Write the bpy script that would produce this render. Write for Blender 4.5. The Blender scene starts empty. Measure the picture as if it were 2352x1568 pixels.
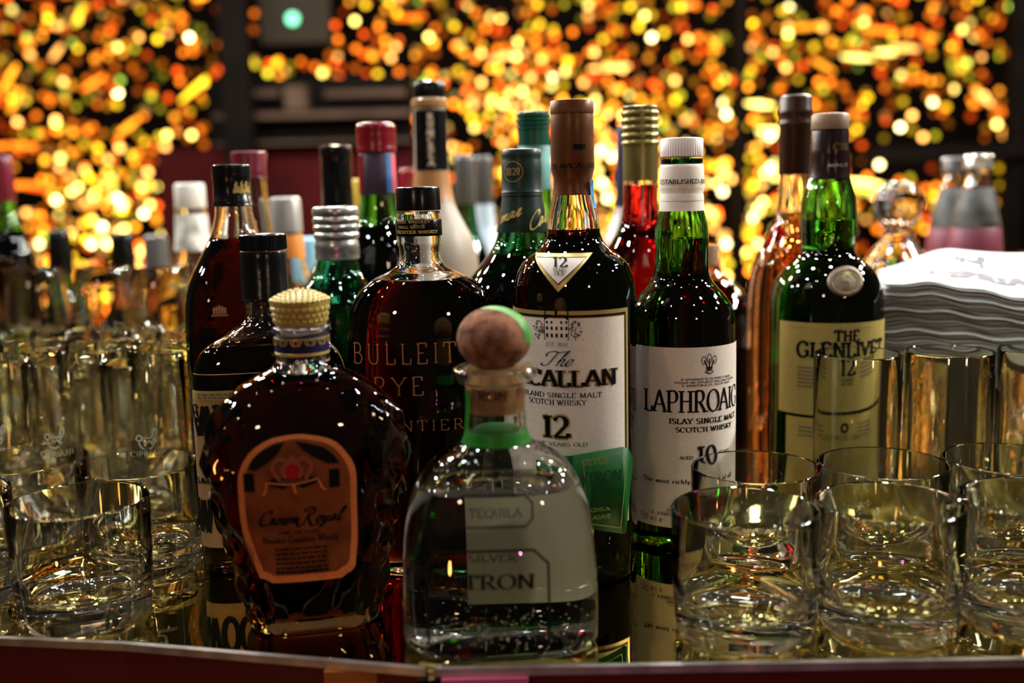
import bpy, bmesh, math, random
from mathutils import Matrix, Vector
rnd = random.Random(11)
SC = bpy.context.scene
COL = SC.collection
R = math.radians

# ------------------------------------------------------------------ camera
FPX, PITCH, ROLL, CAMH = 2400.0, R(8.3), 0.022, 0.262
FW = Vector((0, math.cos(PITCH), -math.sin(PITCH)))
R0 = Vector((1, 0, 0)); U0 = Vector((0, math.sin(PITCH), math.cos(PITCH)))
RT = R0 * math.cos(ROLL) - U0 * math.sin(ROLL)
UP = U0 * math.cos(ROLL) + R0 * math.sin(ROLL)
cam_d = bpy.data.cameras.new('camera'); cam = bpy.data.objects.new('camera', cam_d); COL.objects.link(cam)
cam_d.sensor_width = 36.0; cam_d.lens = FPX / 2352 * 36
cam_d.clip_start = 0.02; cam_d.clip_end = 60
cam.matrix_world = Matrix(((RT.x, UP.x, -FW.x, 0), (RT.y, UP.y, -FW.y, 0), (RT.z, UP.z, -FW.z, CAMH), (0, 0, 0, 1)))
cam_d.dof.use_dof = True; cam_d.dof.focus_distance = 0.705; cam_d.dof.aperture_fstop = 3.1
SC.camera = cam

# ------------------------------------------------------------------ render look
SC.view_settings.view_transform = 'Standard'; SC.view_settings.look = 'None'
SC.view_settings.exposure = 0.0; SC.view_settings.gamma = 1.0; SC.view_settings.use_curve_mapping = False
cy = SC.cycles
cy.max_bounces = 20; cy.transmission_bounces = 20; cy.glossy_bounces = 8; cy.diffuse_bounces = 3
cy.transparent_max_bounces = 40; cy.volume_bounces = 0
cy.use_adaptive_sampling = True; cy.adaptive_threshold = 0.02; cy.sample_clamp_indirect = 16.0; cy.blur_glossy = 0.6

# ------------------------------------------------------------------ world, room lamps and added fill and sparkle lamps
W = bpy.data.worlds.new('dim_bar_room'); SC.world = W; W.use_nodes = True
W.node_tree.nodes['Background'].inputs[0].default_value = (0.036, 0.032, 0.024, 1)
W.node_tree.nodes['Background'].inputs[1].default_value = 1.0

def lamp(name, loc, power, col, radius):
    d = bpy.data.lights.new(name, 'POINT'); d.energy = power; d.color = col; d.shadow_soft_size = radius
    o = bpy.data.objects.new(name, d); COL.objects.link(o); o.location = loc
    return o
WHITE = (1.0, 0.94, 0.86); COOL = (0.86, 0.95, 1.0); WARM = (1.0, 0.72, 0.48)
lamp('ceiling_spot_right', (1.15, 1.04, 0.86), 66, WHITE, 0.03)
lamp('ceiling_spot_back', (0.12, 1.55, 1.15), 20, COOL, 0.025)
lamp('ceiling_spot_left', (-0.95, 1.35, 0.80), 26, WHITE, 0.04)
for k, (x, y, z) in enumerate(((-0.42, 0.18, 1.35), (0.55, 0.10, 1.35), (-0.15, 0.95, 1.30), (0.35, 0.75, 1.40), (-0.62, 0.62, 1.25), (0.80, 0.55, 1.30), (-1.25, 0.75, 1.05), (1.45, 0.70, 1.00),
                               (-0.35, 1.75, 1.20), (0.60, 1.80, 1.15), (-1.05, 1.60, 1.10), (1.50, 1.55, 1.20), (0.05, 0.35, 1.45), (-0.95, -0.10, 1.20), (1.05, -0.15, 1.20), (-0.70, 1.45, 0.95), (-0.40, 1.30, 1.05), (-1.40, 1.15, 0.95), (0.85, 1.45, 1.00), (0.30, 1.25, 1.10), (1.30, 1.25, 1.10))):
    lamp('added_glint_spot', (x, y, z), 15.0 if y > 0.5 else 3.2, COOL if k % 3 else WHITE, 0.036 if y > 0.5 else 0.02)  # overhead spots, added in number to put glints in the glassware
for k in range(21):   # unseen row of lamps added for sparkle in the mirror top and glasses
    lamp('added_sparkle_lamp', (-1.60 + 0.155 * k + 0.04 * math.sin(k * 5), 2.10 + 0.10 * math.sin(k * 3), 0.80 + 0.13 * math.sin(k * 7)), 6.0, WHITE if k % 2 else (1.0, 0.80, 0.55), 0.022)
lamp('warm_fill_lamp', (-0.9, -1.9, 1.0), 17, WARM, 0.10)  # pair of unseen fills behind the camera, added to light the label fronts
lamp('warm_fill_lamp', (1.3, -2.0, 0.9), 17, WARM, 0.10)
lamp('room_lamp_magenta', (0.25, -1.6, -0.35), 4, (1.0, 0.12, 0.62), 0.03)
lamp('room_lamp_orange', (-0.75, -1.0, -0.35), 7, (1.0, 0.42, 0.10), 0.05)

# ------------------------------------------------------------------ picture <-> place
CAM = Vector((0, 0, CAMH))
def ray(px, py):
    return FW + RT * ((px - 1176) / FPX) + UP * ((784 - py) / FPX)
def at(px, py, Y):
    d = ray(px, py); return CAM + d * (Y / d.y)
def zpx(px, py, Y): return at(px, py, Y).z
def xpx(px, Y, Z):
    a, b = -4.0, 4.0
    for _ in range(50):
        m = (a + b) / 2
        v = Vector((m, Y, Z)) - CAM
        if 1176 + FPX * v.dot(RT) / v.dot(FW) < px: a = m
        else: b = m
    return (a + b) / 2
def depth(X, Y, Z): return (Vector((X, Y, Z)) - CAM).dot(FW)

# ------------------------------------------------------------------ materials
MATS = {}
def nodes(name):
    m = bpy.data.materials.new(name); m.use_nodes = True
    return m, m.node_tree.nodes, m.node_tree.links
def pbr(name, col, rough=0.5, metal=0.0, trans=0.0, ior=1.5, noise=0.0, scale=60.0, bump=0.0, coat=0.0, spec=0.5):
    if name in MATS: return MATS[name]
    m, N, L = nodes(name); p = N['Principled BSDF']
    p.inputs['Base Color'].default_value = (*col, 1); p.inputs['Roughness'].default_value = rough
    p.inputs['Metallic'].default_value = metal; p.inputs['IOR'].default_value = ior
    p.inputs['Transmission Weight'].default_value = trans; p.inputs['Coat Weight'].default_value = coat
    p.inputs['Specular IOR Level'].default_value = spec
    if noise or bump:
        tc = N.new('ShaderNodeTexCoord'); nz = N.new('ShaderNodeTexNoise'); nz.inputs['Scale'].default_value = scale
        nz.inputs['Detail'].default_value = 6; L.new(tc.outputs['Object'], nz.inputs['Vector'])
        if noise:
            mx = N.new('ShaderNodeMix'); mx.data_type = 'RGBA'
            mx.inputs[6].default_value = tuple(c * (1 - noise) for c in col) + (1,)
            mx.inputs[7].default_value = tuple(min(1, c * (1 + noise)) for c in col) + (1,)
            mr = N.new('ShaderNodeMapRange'); mr.inputs[1].default_value = 0.33; mr.inputs[2].default_value = 0.67
            L.new(nz.outputs['Fac'], mr.inputs[0]); L.new(mr.outputs[0], mx.inputs[0]); L.new(mx.outputs[2], p.inputs['Base Color'])
        if bump:
            b = N.new('ShaderNodeBump'); b.inputs['Strength'].default_value = bump; b.inputs['Distance'].default_value = 0.001
            L.new(nz.outputs['Fac'], b.inputs['Height']); L.new(b.outputs['Normal'], p.inputs['Normal'])
    MATS[name] = m; return m
def glass(name, col=(1, 1, 1), rough=0.0, ior=1.5):
    return pbr(name, col, rough, 0, 1.0, ior)
def liquid(name, col, dens):
    if name in MATS: return MATS[name]
    m, N, L = nodes(name); N.remove(N['Principled BSDF'])
    v = N.new('ShaderNodeVolumeAbsorption'); v.inputs['Color'].default_value = (*col, 1); v.inputs['Density'].default_value = dens
    L.new(v.outputs[0], N['Material Output'].inputs['Volume'])
    MATS[name] = m; return m
def glow(name, col, s):
    if name in MATS: return MATS[name]
    m, N, L = nodes(name); N.remove(N['Principled BSDF'])
    e = N.new('ShaderNodeEmission'); e.inputs[0].default_value = (*col, 1); e.inputs[1].default_value = s
    L.new(e.outputs[0], N['Material Output'].inputs['Surface'])
    MATS[name] = m; return m

CLEAR = glass('clear_glass', (0.97, 0.985, 0.97))
INNER = glass('clear_inner_glass', (1, 1, 1))
GREEN = glass('green_glass', (0.10, 0.50, 0.07))
DKGREEN = glass('dark_green_glass', (0.03, 0.16, 0.05))
EMERALD = glass('emerald_glass', (0.03, 0.42, 0.20))
BROWNG = glass('brown_glass', (0.30, 0.12, 0.05))
FROST = pbr('frosted_glass', (0.34, 0.27, 0.20), 0.45, 0, 0.25)
WHISKY = liquid('whisky', (0.45, 0.62, 0.08), 60)
DKWHISKY = liquid('dark_whisky', (0.76, 0.36, 0.08), 215)
REDLIQ = liquid('red_bitter', (0.96, 0.03, 0.04), 150)
COGNAC = liquid('cognac', (0.97, 0.50, 0.06), 34)
PALE = liquid('pale_spirit', (0.985, 0.985, 0.93), 6)
BLACK = pbr('black_plastic', (0.003, 0.003, 0.003), 0.2, noise=0.3, spec=0.3)
BLACKFOIL = pbr('black_foil', (0.004, 0.004, 0.004), 0.2, spec=0.25, bump=0.35, scale=140)
GREENFOIL = pbr('dark_green_foil', (0.007, 0.022, 0.015), 0.36, spec=.3, bump=0.15, scale=90)
TEALCAP = pbr('teal_green_cap', (0.004, 0.060, 0.034), 0.28)
COPPER = pbr('copper_foil', (0.12, 0.038, 0.010), 0.34, 0.35, spec=.3, bump=0.12, scale=120)
BROWNFOIL = pbr('brown_foil', (0.028, 0.008, 0.004), 0.28, 0.1, spec=.3, bump=0.1)
PLUMFOIL = pbr('plum_foil', (0.014, 0.0045, 0.005), 0.22, spec=.3, bump=0.2)
BURG = pbr('burgundy_foil', (0.12, 0.006, 0.017), 0.28)
REDCAP = pbr('red_cap', (0.15, 0.002, 0.007), 0.22)
SILVER = pbr('brushed_silver', (0.62, 0.60, 0.56), 0.26, 0.9)
OLDGOLD = pbr('dull_gold', (0.20, 0.145, 0.04), 0.3, 0.6)
CROWNGOLD = pbr('crown_gold_plastic', (0.44, 0.31, 0.065), 0.4, 0.15)
GOLDINK = pbr('gold_ink', (0.52, 0.36, 0.10), 0.36, 0.5)
WHITECAP = pbr('white_plastic', (0.72, 0.64, 0.58), 0.4)
TANCAP = pbr('tan_plastic', (0.22, 0.135, 0.075), 0.45)
PAPER = pbr('white_label_paper', (0.76, 0.65, 0.55), 0.62, noise=0.05, scale=400)
CREAM = pbr('cream_label_paper', (0.34, 0.255, 0.07), 0.7, spec=.15, noise=0.06, scale=300)
TANLAB = pbr('tan_label_paper', (0.30, 0.16, 0.06), 0.6, noise=0.08, scale=300)
INK = pbr('black_ink', (0.005, 0.005, 0.005), 0.6, spec=0.08)
GREYINK = pbr('grey_ink', (0.13, 0.10, 0.08), 0.6, spec=0.1)
BLUEINK = pbr('navy_ink', (0.02, 0.024, 0.06), 0.5)
REDINK = pbr('red_ink', (0.36, 0.006, 0.006), 0.6, spec=.1)
CORK = pbr('cork', (0.20, 0.085, 0.045), 0.85, spec=0.1, noise=0.55, scale=150, bump=0.6)
CORKLT = pbr('pale_cork', (0.42, 0.22, 0.08), 0.8, noise=0.3, scale=160, bump=0.3)
GREENSTR = pbr('green_ribbon', (0.010, 0.13, 0.003), 0.4, spec=0.3)
GREENTAG = pbr('green_card', (0.003, 0.062, 0.007), 0.5, spec=0.15)
NAPKIN = pbr('white_napkin_paper', (0.56, 0.55, 0.53), 0.9, spec=.1, noise=0.03, scale=200, bump=0.2)

# ------------------------------------------------------------------ object helpers
def link(name, me, mats, parent=None, smooth=40):
    if not isinstance(mats, (list, tuple)): mats = [mats]
    o = bpy.data.objects.new(name, me)
    if not me.materials:
        for m in mats: me.materials.append(m)
    if smooth:
        me.polygons.foreach_set('use_smooth', [True] * len(me.polygons))
        me.set_sharp_from_angle(angle=R(smooth))
    COL.objects.link(o)
    if parent: o.parent = parent
    return o
def mesh(name, V, F, MI=None):
    me = bpy.data.meshes.new(name); me.from_pydata([tuple(v) for v in V], [], F)
    if MI: me.polygons.foreach_set('material_index', MI)
    me.update(); return me
def tag(o, label, cat, group=None):
    o['label'] = label; o['category'] = cat
    if group: o['group'] = group
    return o
def thing(name, label, cat, loc=(0, 0, 0), rz=0, group=None):
    o = bpy.data.objects.new(name, None); o.empty_display_size = 0.02; COL.objects.link(o)
    o.location = loc; o.rotation_euler = (0, 0, rz)
    return tag(o, label, cat, group)
def struct(o): o['kind'] = 'structure'; return o
def box(V, F, x0, x1, y0, y1, z0, z1):
    n = len(V)
    V += [(x0, y0, z0), (x1, y0, z0), (x1, y1, z0), (x0, y1, z0), (x0, y0, z1), (x1, y0, z1), (x1, y1, z1), (x0, y1, z1)]
    F += [(n, n + 3, n + 2, n + 1), (n + 4, n + 5, n + 6, n + 7), (n, n + 1, n + 5, n + 4), (n + 1, n + 2, n + 6, n + 5), (n + 2, n + 3, n + 7, n + 6), (n + 3, n, n + 4, n + 7)]
def boxobj(name, b, mat, parent=None):
    V, F = [], []; box(V, F, *b)
    return link(name, mesh(name, V, F), mat, parent, 0)

def ring_pts(a, b, n, seg, off=0.0, mod=None):
    out = []
    for i in range(seg):
        t = 2 * math.pi * i / seg + off
        c, s = math.cos(t), math.sin(t)
        k = mod(i, t) if mod else 1.0
        out.append((k * a * math.copysign(abs(c) ** (2 / n), c), k * b * math.copysign(abs(s) ** (2 / n), s)))
    return out
def loft(rings, seg=48, flip=False, V=None, F=None, mod=None):
    """rings: (z, a, b, n) bottom to top; closed at both ends"""
    V = [] if V is None else V; F = [] if F is None else F
    base = len(V)
    for k, (z, a, b, n) in enumerate(rings):
        for (x, y) in ring_pts(max(a, 1e-5), max(b, 1e-5), n, seg, 0, (lambda i, t, z=z: mod(i, t, z)) if mod else None): V.append((x, y, z))
    for k in range(len(rings) - 1):
        for i in range(seg):
            j = (i + 1) % seg; p = base + k * seg; q = p + seg
            f = (p + i, p + j, q + j, q + i)
            F.append(f[::-1] if flip else f)
    n = len(V)
    for (k, up) in ((0, False), (len(rings) - 1, True)):
        ids = tuple(base + k * seg + i for i in range(seg))
        if not up: ids = ids[::-1]
        F.append(ids[::-1] if flip else ids)
    return V, F
def lathe(prof, seg=40, mod=None):
    """prof: (r, z) list bottom to top"""
    return loft([(z, r, r, 2) for r, z in prof], seg, mod=mod)
def lathe_obj(name, prof, mat, parent=None, seg=40, mod=None, smooth=40):
    V, F = lathe(prof, seg, mod); return link(name, mesh(name, V, F), mat, parent, smooth)
def knurl(n, amp, z0=-9, z1=9):
    def f(i, t, z): return 1 + (amp if (z0 <= z <= z1 and i % 2) else 0)
    return f

# smooth interpolation of a silhouette
def catmull(keys, step):
    out = []
    K = [keys[0]] + keys + [keys[-1]]
    for i in range(1, len(K) - 2):
        p0, p1, p2, p3 = K[i - 1:i + 3]
        n = max(1, int(math.ceil(abs(p2[0] - p1[0]) / step)))
        if n == 1 and abs(p2[1] - p1[1]) > 0.004: n = 4
        for k in range(n):
            t = k / n
            row = []
            for d in range(len(p1)):
                if d == 0: row.append(p1[0] + (p2[0] - p1[0]) * t); continue
                def sl(A, B, C):
                    hA = B[0] - A[0]; hB = C[0] - B[0]
                    if hA < 1e-7 or hB < 1e-7: return 0.0
                    sA = (B[d] - A[d]) / hA; sB = (C[d] - B[d]) / hB
                    return 0.0 if sA * sB <= 0 else 2 * sA * sB / (sA + sB)
                h = p2[0] - p1[0]; m1 = sl(p0, p1, p2) * h; m2 = sl(p1, p2, p3) * h
                t2, t3 = t * t, t * t * t
                row.append((2 * t3 - 3 * t2 + 1) * p1[d] + (t3 - 2 * t2 + t) * m1 + (-2 * t3 + 3 * t2) * p2[d] + (t3 - t2) * m2)
            out.append(tuple(row))
    out.append(keys[-1]); return out

class Bottle:
    """glass bottle whose silhouette comes from (picture row, half width) pairs, stood at depth Y"""
    def __init__(s, name, label, cx, cy_row, Y, prof, gmat, lmat=None, level=None, wall=0.0028, dr=1.0, n=2.0, turn=0.0, seg=56, mod=None, shell=True, step=0.004, base_hw=None):
        Z = zpx(cx, cy_row, Y); s.X = xpx(cx, Y, Z); s.Y = Y
        s.cx = cx
        s.root = thing(name, label, 'bottle', (s.X, Y, 0.0004), -math.atan2(s.X, Y) + turn)
        s.px = lambda hw, z: hw * depth(s.X, Y, z) / FPX
        keys = []
        for row in prof:
            py, hw = row[0], row[1]
            z = max(0.0, zpx(cx, py, Y)) if py is not None else 0.0
            keys.append((z, s.px(hw, z)))
        keys.sort()
        b0 = keys[0][1] if base_hw is None else s.px(base_hw, 0)
        if keys[0][0] > 0.004: keys.insert(0, (0.006, b0))
        full = [(0.0, b0 * 0.90), (0.0016, b0 * 0.97)] + [k for k in keys if k[0] > 0.004]
        s.keys = catmull(full, step); s.dr = dr; s.n = n
        s.top = s.keys[-1][0]; s.half = s.keys
        V, F = [], []
        loft([(z, a, a * s.drz(z, a), s.nz(a)) for z, a in s.keys], seg, False, V, F, mod)
        MI = [0] * len(F)
        if shell and level is not None:
            zl = zpx(cx, level, Y)
            cav = [(z, a - wall) for z, a in s.keys if z > zl + 0.002 and z < s.top - 0.002]
            cav = [(zl, s.rad(zl) - wall)] + cav
            cav = [(z, max(0.002, a)) for z, a in cav]
            k0 = len(F)
            loft([(z, a, a * s.drz(z, a), s.nz(a)) for z, a in cav], seg, True, V, F)
            MI += [1] * (len(F) - k0)
        else: zl = s.top - 0.004
        s.glass = link('glass_body', mesh('glass_body', V, F, MI), [gmat, INNER], s.root, 50)
        if lmat:
            lk = [(z, a - wall) for z, a in s.keys if 0.006 < z < zl - 0.0012]
            lk.append((zl - 0.0006, s.rad(zl - 0.0006) - wall))
            V, F = loft([(z, a, a * s.drz(z, a), s.nz(a)) for z, a in lk], 40)
            link('liquid', mesh('liquid', V, F), lmat, s.root, 50)
    def drz(s, z, a):
        if s.dr == 1.0: return 1.0
        amin = 0.019
        t = min(1.0, max(0.0, (a - amin) / 0.02)); return 1 + (s.dr - 1) * t
    def nz(s, a):
        if s.n == 2.0: return 2.0
        t = min(1.0, max(0.0, (a - 0.019) / 0.02)); return 2 + (s.n - 2) * t
    def rad(s, z):
        K = s.keys
        if z <= K[0][0]: return K[0][1]
        for i in range(len(K) - 1):
            if K[i][0] <= z <= K[i + 1][0]:
                t = (z - K[i][0]) / max(1e-9, K[i + 1][0] - K[i][0]); return K[i][1] + (K[i + 1][1] - K[i][1]) * t
        return K[-1][1]
    def z(s, py, front=True):
        zc = zpx(s.cx, py, s.Y); 
        if not front: return zc
        r = s.rad(max(0.001, min(s.top, zc))); r *= s.drz(zc, r)
        return zpx(s.cx, py, s.Y - r)
    def u(s, px, py):
        """arc length from the camera-facing line to picture column px (row py)"""
        zc = min(s.top, max(0.002, s.z(py))); a = s.rad(zc); hw = a * FPX / depth(s.X, s.Y, zc)
        c = 1176 + FPX * (Vector((s.X, s.Y, zc)) - CAM).dot(RT) / (Vector((s.X, s.Y, zc)) - CAM).dot(FW)
        q = max(-0.98, min(0.98, (px - c) / hw))
        if s.dr == 1.0: return a * math.asin(q)
        x = q * a; t = s.sect(zc)
        for i in range(len(t) - 1):
            if t[i][0] <= x <= t[i + 1][0]: return t[i][4]
        return x
    def sect(s, z):
        z = round(z, 4)
        if not hasattr(s, 'cache'): s.cache = {}
        if z in s.cache: return s.cache[z]
        a = s.rad(z); b = a * s.drz(z, a); n = s.nz(a); pts = []
        M = 120
        for i in range(M + 1):
            t = -math.pi + math.pi * i / M
            c, q = math.cos(t), math.sin(t)
            x = a * math.copysign(abs(c) ** (2 / n), c); y = b * math.copysign(abs(q) ** (2 / n), q)
            nx = math.copysign(abs(x / a) ** (n - 1), x) / a; ny = math.copysign(abs(y / b) ** (n - 1), y) / b
            l = math.hypot(nx, ny) or 1; pts.append([x, y, nx / l, ny / l, 0.0])
        acc = 0
        for i in range(1, M + 1):
            acc += math.hypot(pts[i][0] - pts[i - 1][0], pts[i][1] - pts[i - 1][1]); pts[i][4] = acc
        mid = pts[M // 2][4]
        for p in pts: p[4] -= mid
        s.cache[z] = pts; return pts
    def surf(s, u, z, off):
        if s.dr == 1.0:
            a = s.rad(z); t = -math.pi / 2 + u / a
            return ((a + off) * math.cos(t), (a + off) * math.sin(t), z)
        P = s.sect(z)
        lo, hi = 0, len(P) - 1
        u = max(P[0][4], min(P[-1][4] - 1e-9, u))
        while hi - lo > 1:
            m = (lo + hi) // 2
            if P[m][4] <= u: lo = m
            else: hi = m
        t = (u - P[lo][4]) / max(1e-9, P[hi][4] - P[lo][4])
        g = [P[lo][k] + (P[hi][k] - P[lo][k]) * t for k in range(4)]
        return (g[0] + off * g[2], g[1] + off * g[3], z)
    def sheet(s, name, u0, u1, z0, z1, mat, off=0.0003, parent=None, nu=28, nv=8, edge=None):
        """paper label with thickness; edge(t, lower) moves the top or bottom edge"""
        V, F = [], []
        for L_ in (0, 1):
            for j in range(nv + 1):
                for i in range(nu + 1):
                    t = i / nu; zz0 = z0 + (edge(t, True) if edge else 0); zz1 = z1 + (edge(t, False) if edge else 0)
                    V.append(s.surf(u0 + (u1 - u0) * t, zz0 + (zz1 - zz0) * j / nv, off - 0.0001 * (1 - L_)))
        n = (nu + 1) * (nv + 1)
        for j in range(nv):
            for i in range(nu):
                p = j * (nu + 1) + i
                F.append((n + p, n + p + 1, n + p + nu + 2, n + p + nu + 1)); F.append((p, p + nu + 1, p + nu + 2, p + 1))
        return link(name, mesh(name, V, F), mat, parent or s.root, 60)
    def poly(s, name, pts, mat, off=0.0003, parent=None, step=0.003):
        """flat outline (u, z) laid on the bottle, cut in strips so that it bends"""
        bm = bmesh.new(); vs = [bm.verts.new((p[0], p[1], 0)) for p in pts]; bm.faces.new(vs)
        us = [p[0] for p in pts]; zs = [p[1] for p in pts]
        for ax, lo, hi in ((0, min(us), max(us)), (1, min(zs), max(zs))):
            k = lo + step
            while k < hi - step * 0.2:
                co = (k, 0, 0) if ax == 0 else (0, k, 0); no = (1, 0, 0) if ax == 0 else (0, 1, 0)
                bmesh.ops.bisect_plane(bm, geom=bm.verts[:] + bm.edges[:] + bm.faces[:], plane_co=co, plane_no=no); k += step
        bmesh.ops.triangulate(bm, faces=bm.faces[:])
        for v in bm.verts: v.co = s.surf(v.co.x, v.co.y, off)
        bmesh.ops.recalc_face_normals(bm, faces=bm.faces[:])
        me = bpy.data.meshes.new(name); bm.to_mesh(me); bm.free()
        return link(name, me, mat, parent or s.root, 60)
    def ink(s, name, quads, u, z, mat, parent, off=0.0005):
        V, F = [], []
        for q in quads:
            n = len(V)
            for p in q: V.append(s.surf(u + p[0], z + p[1], off))
            F.append(tuple(range(n, n + len(q))))
        return link(name, mesh(name, V, F), mat, parent, 0)
    def cyl(s, name, prof, mat, seg=48, mod=None, parent=None):
        """prof in (picture row, half width): lathe part on the bottle's axis"""
        P = []
        for py, hw in prof:
            z = zpx(s.cx, py, s.Y); P.append((s.px(hw, z), z))
        P.sort(key=lambda p: 0)  # keep order bottom -> top as given
        return lathe_obj(name, P, mat, parent or s.root, seg, mod)

# ------------------------------------------------------------------ lettering drawn with a pen
GL = {
 'A': (.80, 'L 0 0 .38 1;L .38 1 .76 0;L .15 .35 .6 .35;F 0 0;F .76 0'),
 'B': (.75, 'V .12;L .12 1 .38 1;A .38 .76 .2 .24 90 -90;L .12 .52 .38 .52;A .4 .26 .25 .26 90 -90;L .12 0 .4 0'),
 'C': (.82, 'A .42 .5 .4 .5 48 312;L .7 .98 .7 .7'),
 'D': (.88, 'V .12;L .12 1 .36 1;A .36 .5 .42 .5 90 -90;L .12 0 .36 0'),
 'E': (.70, 'V .12;L .12 1 .58 1;L .58 1 .58 .8;L .12 .52 .42 .52;L .12 0 .6 0;L .6 0 .62 .22'),
 'F': (.64, 'V .12;L .12 1 .58 1;L .58 1 .58 .8;L .12 .52 .42 .52'),
 'G': (.90, 'A .42 .5 .4 .5 48 335;L .74 .42 .74 .08;L .55 .42 .86 .42;L .7 .98 .7 .72'),
 'H': (.84, 'V .14;V .68;L .14 .52 .68 .52'),
 'I': (.34, 'V .16'),
 'J': (.46, 'L .3 1 .3 .1;A .15 .12 .15 .17 0 -150;F .3 1'),
 'K': (.80, 'V .14;L .14 .42 .64 1;L .3 .58 .7 0;F .64 1;F .7 0'),
 'L': (.66, 'V .14;L .14 0 .58 0;L .58 0 .6 .25'),
 'M': (1.0, 'L .1 0 .14 1;L .14 1 .47 .05;L .47 .05 .8 1;L .8 1 .84 0;F .1 0;F .84 0'),
 'N': (.88, 'L .14 0 .14 1;L .14 1 .72 0;L .72 0 .72 1;F .14 0;F .72 1'),
 'O': (.86, 'A .43 .5 .4 .5 0 360'),
 'P': (.70, 'V .14;L .14 1 .38 1;A .38 .73 .24 .27 90 -90;L .14 .46 .38 .46'),
 'Q': (.86, 'A .43 .5 .4 .5 0 360;L .45 .2 .8 -.15'),
 'R': (.80, 'V .14;L .14 1 .38 1;A .38 .74 .22 .26 90 -90;L .14 .48 .38 .48;L .36 .48 .72 0;F .72 0'),
 'S': (.64, 'A .31 .76 .23 .24 30 270;A .31 .26 .26 .26 90 -150'),
 'T': (.76, 'V .37;L .03 1 .71 1;L .03 1 .03 .78;L .71 1 .71 .78'),
 'U': (.84, 'L .14 1 .14 .3;A .41 .3 .27 .3 180 360;L .68 .3 .68 1;F .14 1;F .68 1'),
 'V': (.80, 'L 0 1 .37 0;L .37 0 .74 1;F 0 1;F .74 1'),
 'W': (1.1, 'L 0 1 .28 0;L .28 0 .5 .95;L .5 .95 .74 0;L .74 0 1.02 1;F 0 1;F 1.02 1'),
 'X': (.76, 'L 0 1 .7 0;L .7 1 0 0;F 0 1;F .7 0;F .7 1;F 0 0'),
 'Y': (.78, 'L 0 1 .36 .48;L .36 .48 .72 1;L .36 .5 .36 0;F 0 1;F .72 1;F .36 0'),
 'Z': (.70, 'L .05 1 .6 1;L .6 1 .05 0;L .05 0 .62 0'),
 '0': (.60, 'A .28 .5 .26 .5 0 360'), '1': (.42, 'V .24;L .06 .84 .24 1'),
 '2': (.62, 'A .28 .72 .24 .28 165 -35;L .475 .56 .06 .04;L .04 .03 .58 .03;L .04 .06 .58 .06;L .58 .03 .6 .22'),
 '5': (.58, 'L .1 1 .5 1;L .12 1 .1 .55;A .26 .32 .26 .32 130 -140'), '7': (.56, 'L .05 1 .52 1;L .52 1 .2 0'),
 '8': (.6, 'A .28 .76 .2 .24 0 360;A .28 .26 .25 .26 0 360'), '9': (.6, 'A .28 .68 .24 .32 0 360;L .52 .68 .3 0'),
 '4': (.6, 'V .42;L .42 1 .02 .3;L .02 .3 .58 .3'), '6': (.6, 'A .28 .32 .25 .32 0 360;L .03 .34 .36 1'), '3': (.56, 'A .24 .76 .2 .24 150 -90;A .24 .26 .25 .26 90 -150'),
 '.': (.26, 'L .08 0 .08 .08'), ',': (.26, 'L .12 .06 .06 -.14'), '&': (.8, 'A .3 .76 .18 .24 0 360;A .3 .26 .27 .28 60 300;L .2 .6 .75 0;L .45 .1 .7 .5'),
 ' ': (.36, ''), '-': (.4, 'L .05 .42 .32 .42'),
 'a': (.52, 'A .22 .26 .19 .26 0 360;L .42 .52 .42 0'), 'c': (.48, 'A .25 .27 .22 .27 50 310'), 'd': (.56, 'A .22 .26 .19 .26 0 360;L .42 1 .42 0'),
 'e': (.5, 'A .25 .27 .22 .27 20 320;L .05 .29 .46 .29'), 'f': (.36, 'L .14 .7 .14 0;A .26 .72 .12 .22 180 30;L 0 .52 .3 .52;f .14 0'),
 'h': (.58, 'L .12 1 .12 0;A .28 .34 .16 .2 180 0;L .44 .34 .44 0;f .12 0;f .44 0'), 'i': (.28, 'L .14 .54 .14 0;L .14 .72 .14 .82;f .14 0'),
 'l': (.28, 'L .14 1 .14 0;f .14 0'), 'm': (.84, 'L .12 .54 .12 0;A .26 .34 .14 .2 180 0;L .4 .34 .4 0;A .54 .34 .14 .2 180 0;L .68 .34 .68 0;f .12 0;f .4 0;f .68 0'),
 'n': (.58, 'L .12 .54 .12 0;A .28 .34 .16 .2 180 0;L .44 .34 .44 0;f .12 0;f .44 0'), 'o': (.52, 'A .25 .27 .22 .27 0 360'),
 'r': (.42, 'L .12 .54 .12 0;A .26 .36 .14 .18 180 40;f .12 0'), 's': (.42, 'A .2 .4 .13 .13 30 270;A .2 .14 .15 .14 90 -150'),
 't': (.36, 'L .14 .78 .14 .08;A .26 .1 .12 .1 180 320;L 0 .52 .3 .52'), 'u': (.58, 'L .12 .54 .12 .18;A .27 .18 .15 .18 180 360;L .42 .54 .42 0'),
 'v': (.5, 'L .02 .54 .23 0;L .23 0 .44 .54'), 'w': (.72, 'L .02 .54 .2 0;L .2 0 .35 .5;L .35 .5 .5 0;L .5 0 .68 .54'),
  'k': (.54, 'L .12 1 .12 0;L .12 .22 .44 .54;L .22 .32 .46 0;f .12 0'), 'b': (.56, 'L .12 1 .12 0;A .3 .26 .19 .26 0 360'), 'g': (.54, 'A .22 .28 .19 .26 0 360;L .42 .54 .42 -.1;A .24 -.1 .18 .18 0 -150'), 'p': (.56, 'L .12 .54 .12 -.34;A .3 .28 .19 .26 0 360'),
 'y': (.5, 'L .02 .54 .24 .02;L .46 .54 .12 -.3'),
}
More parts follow.
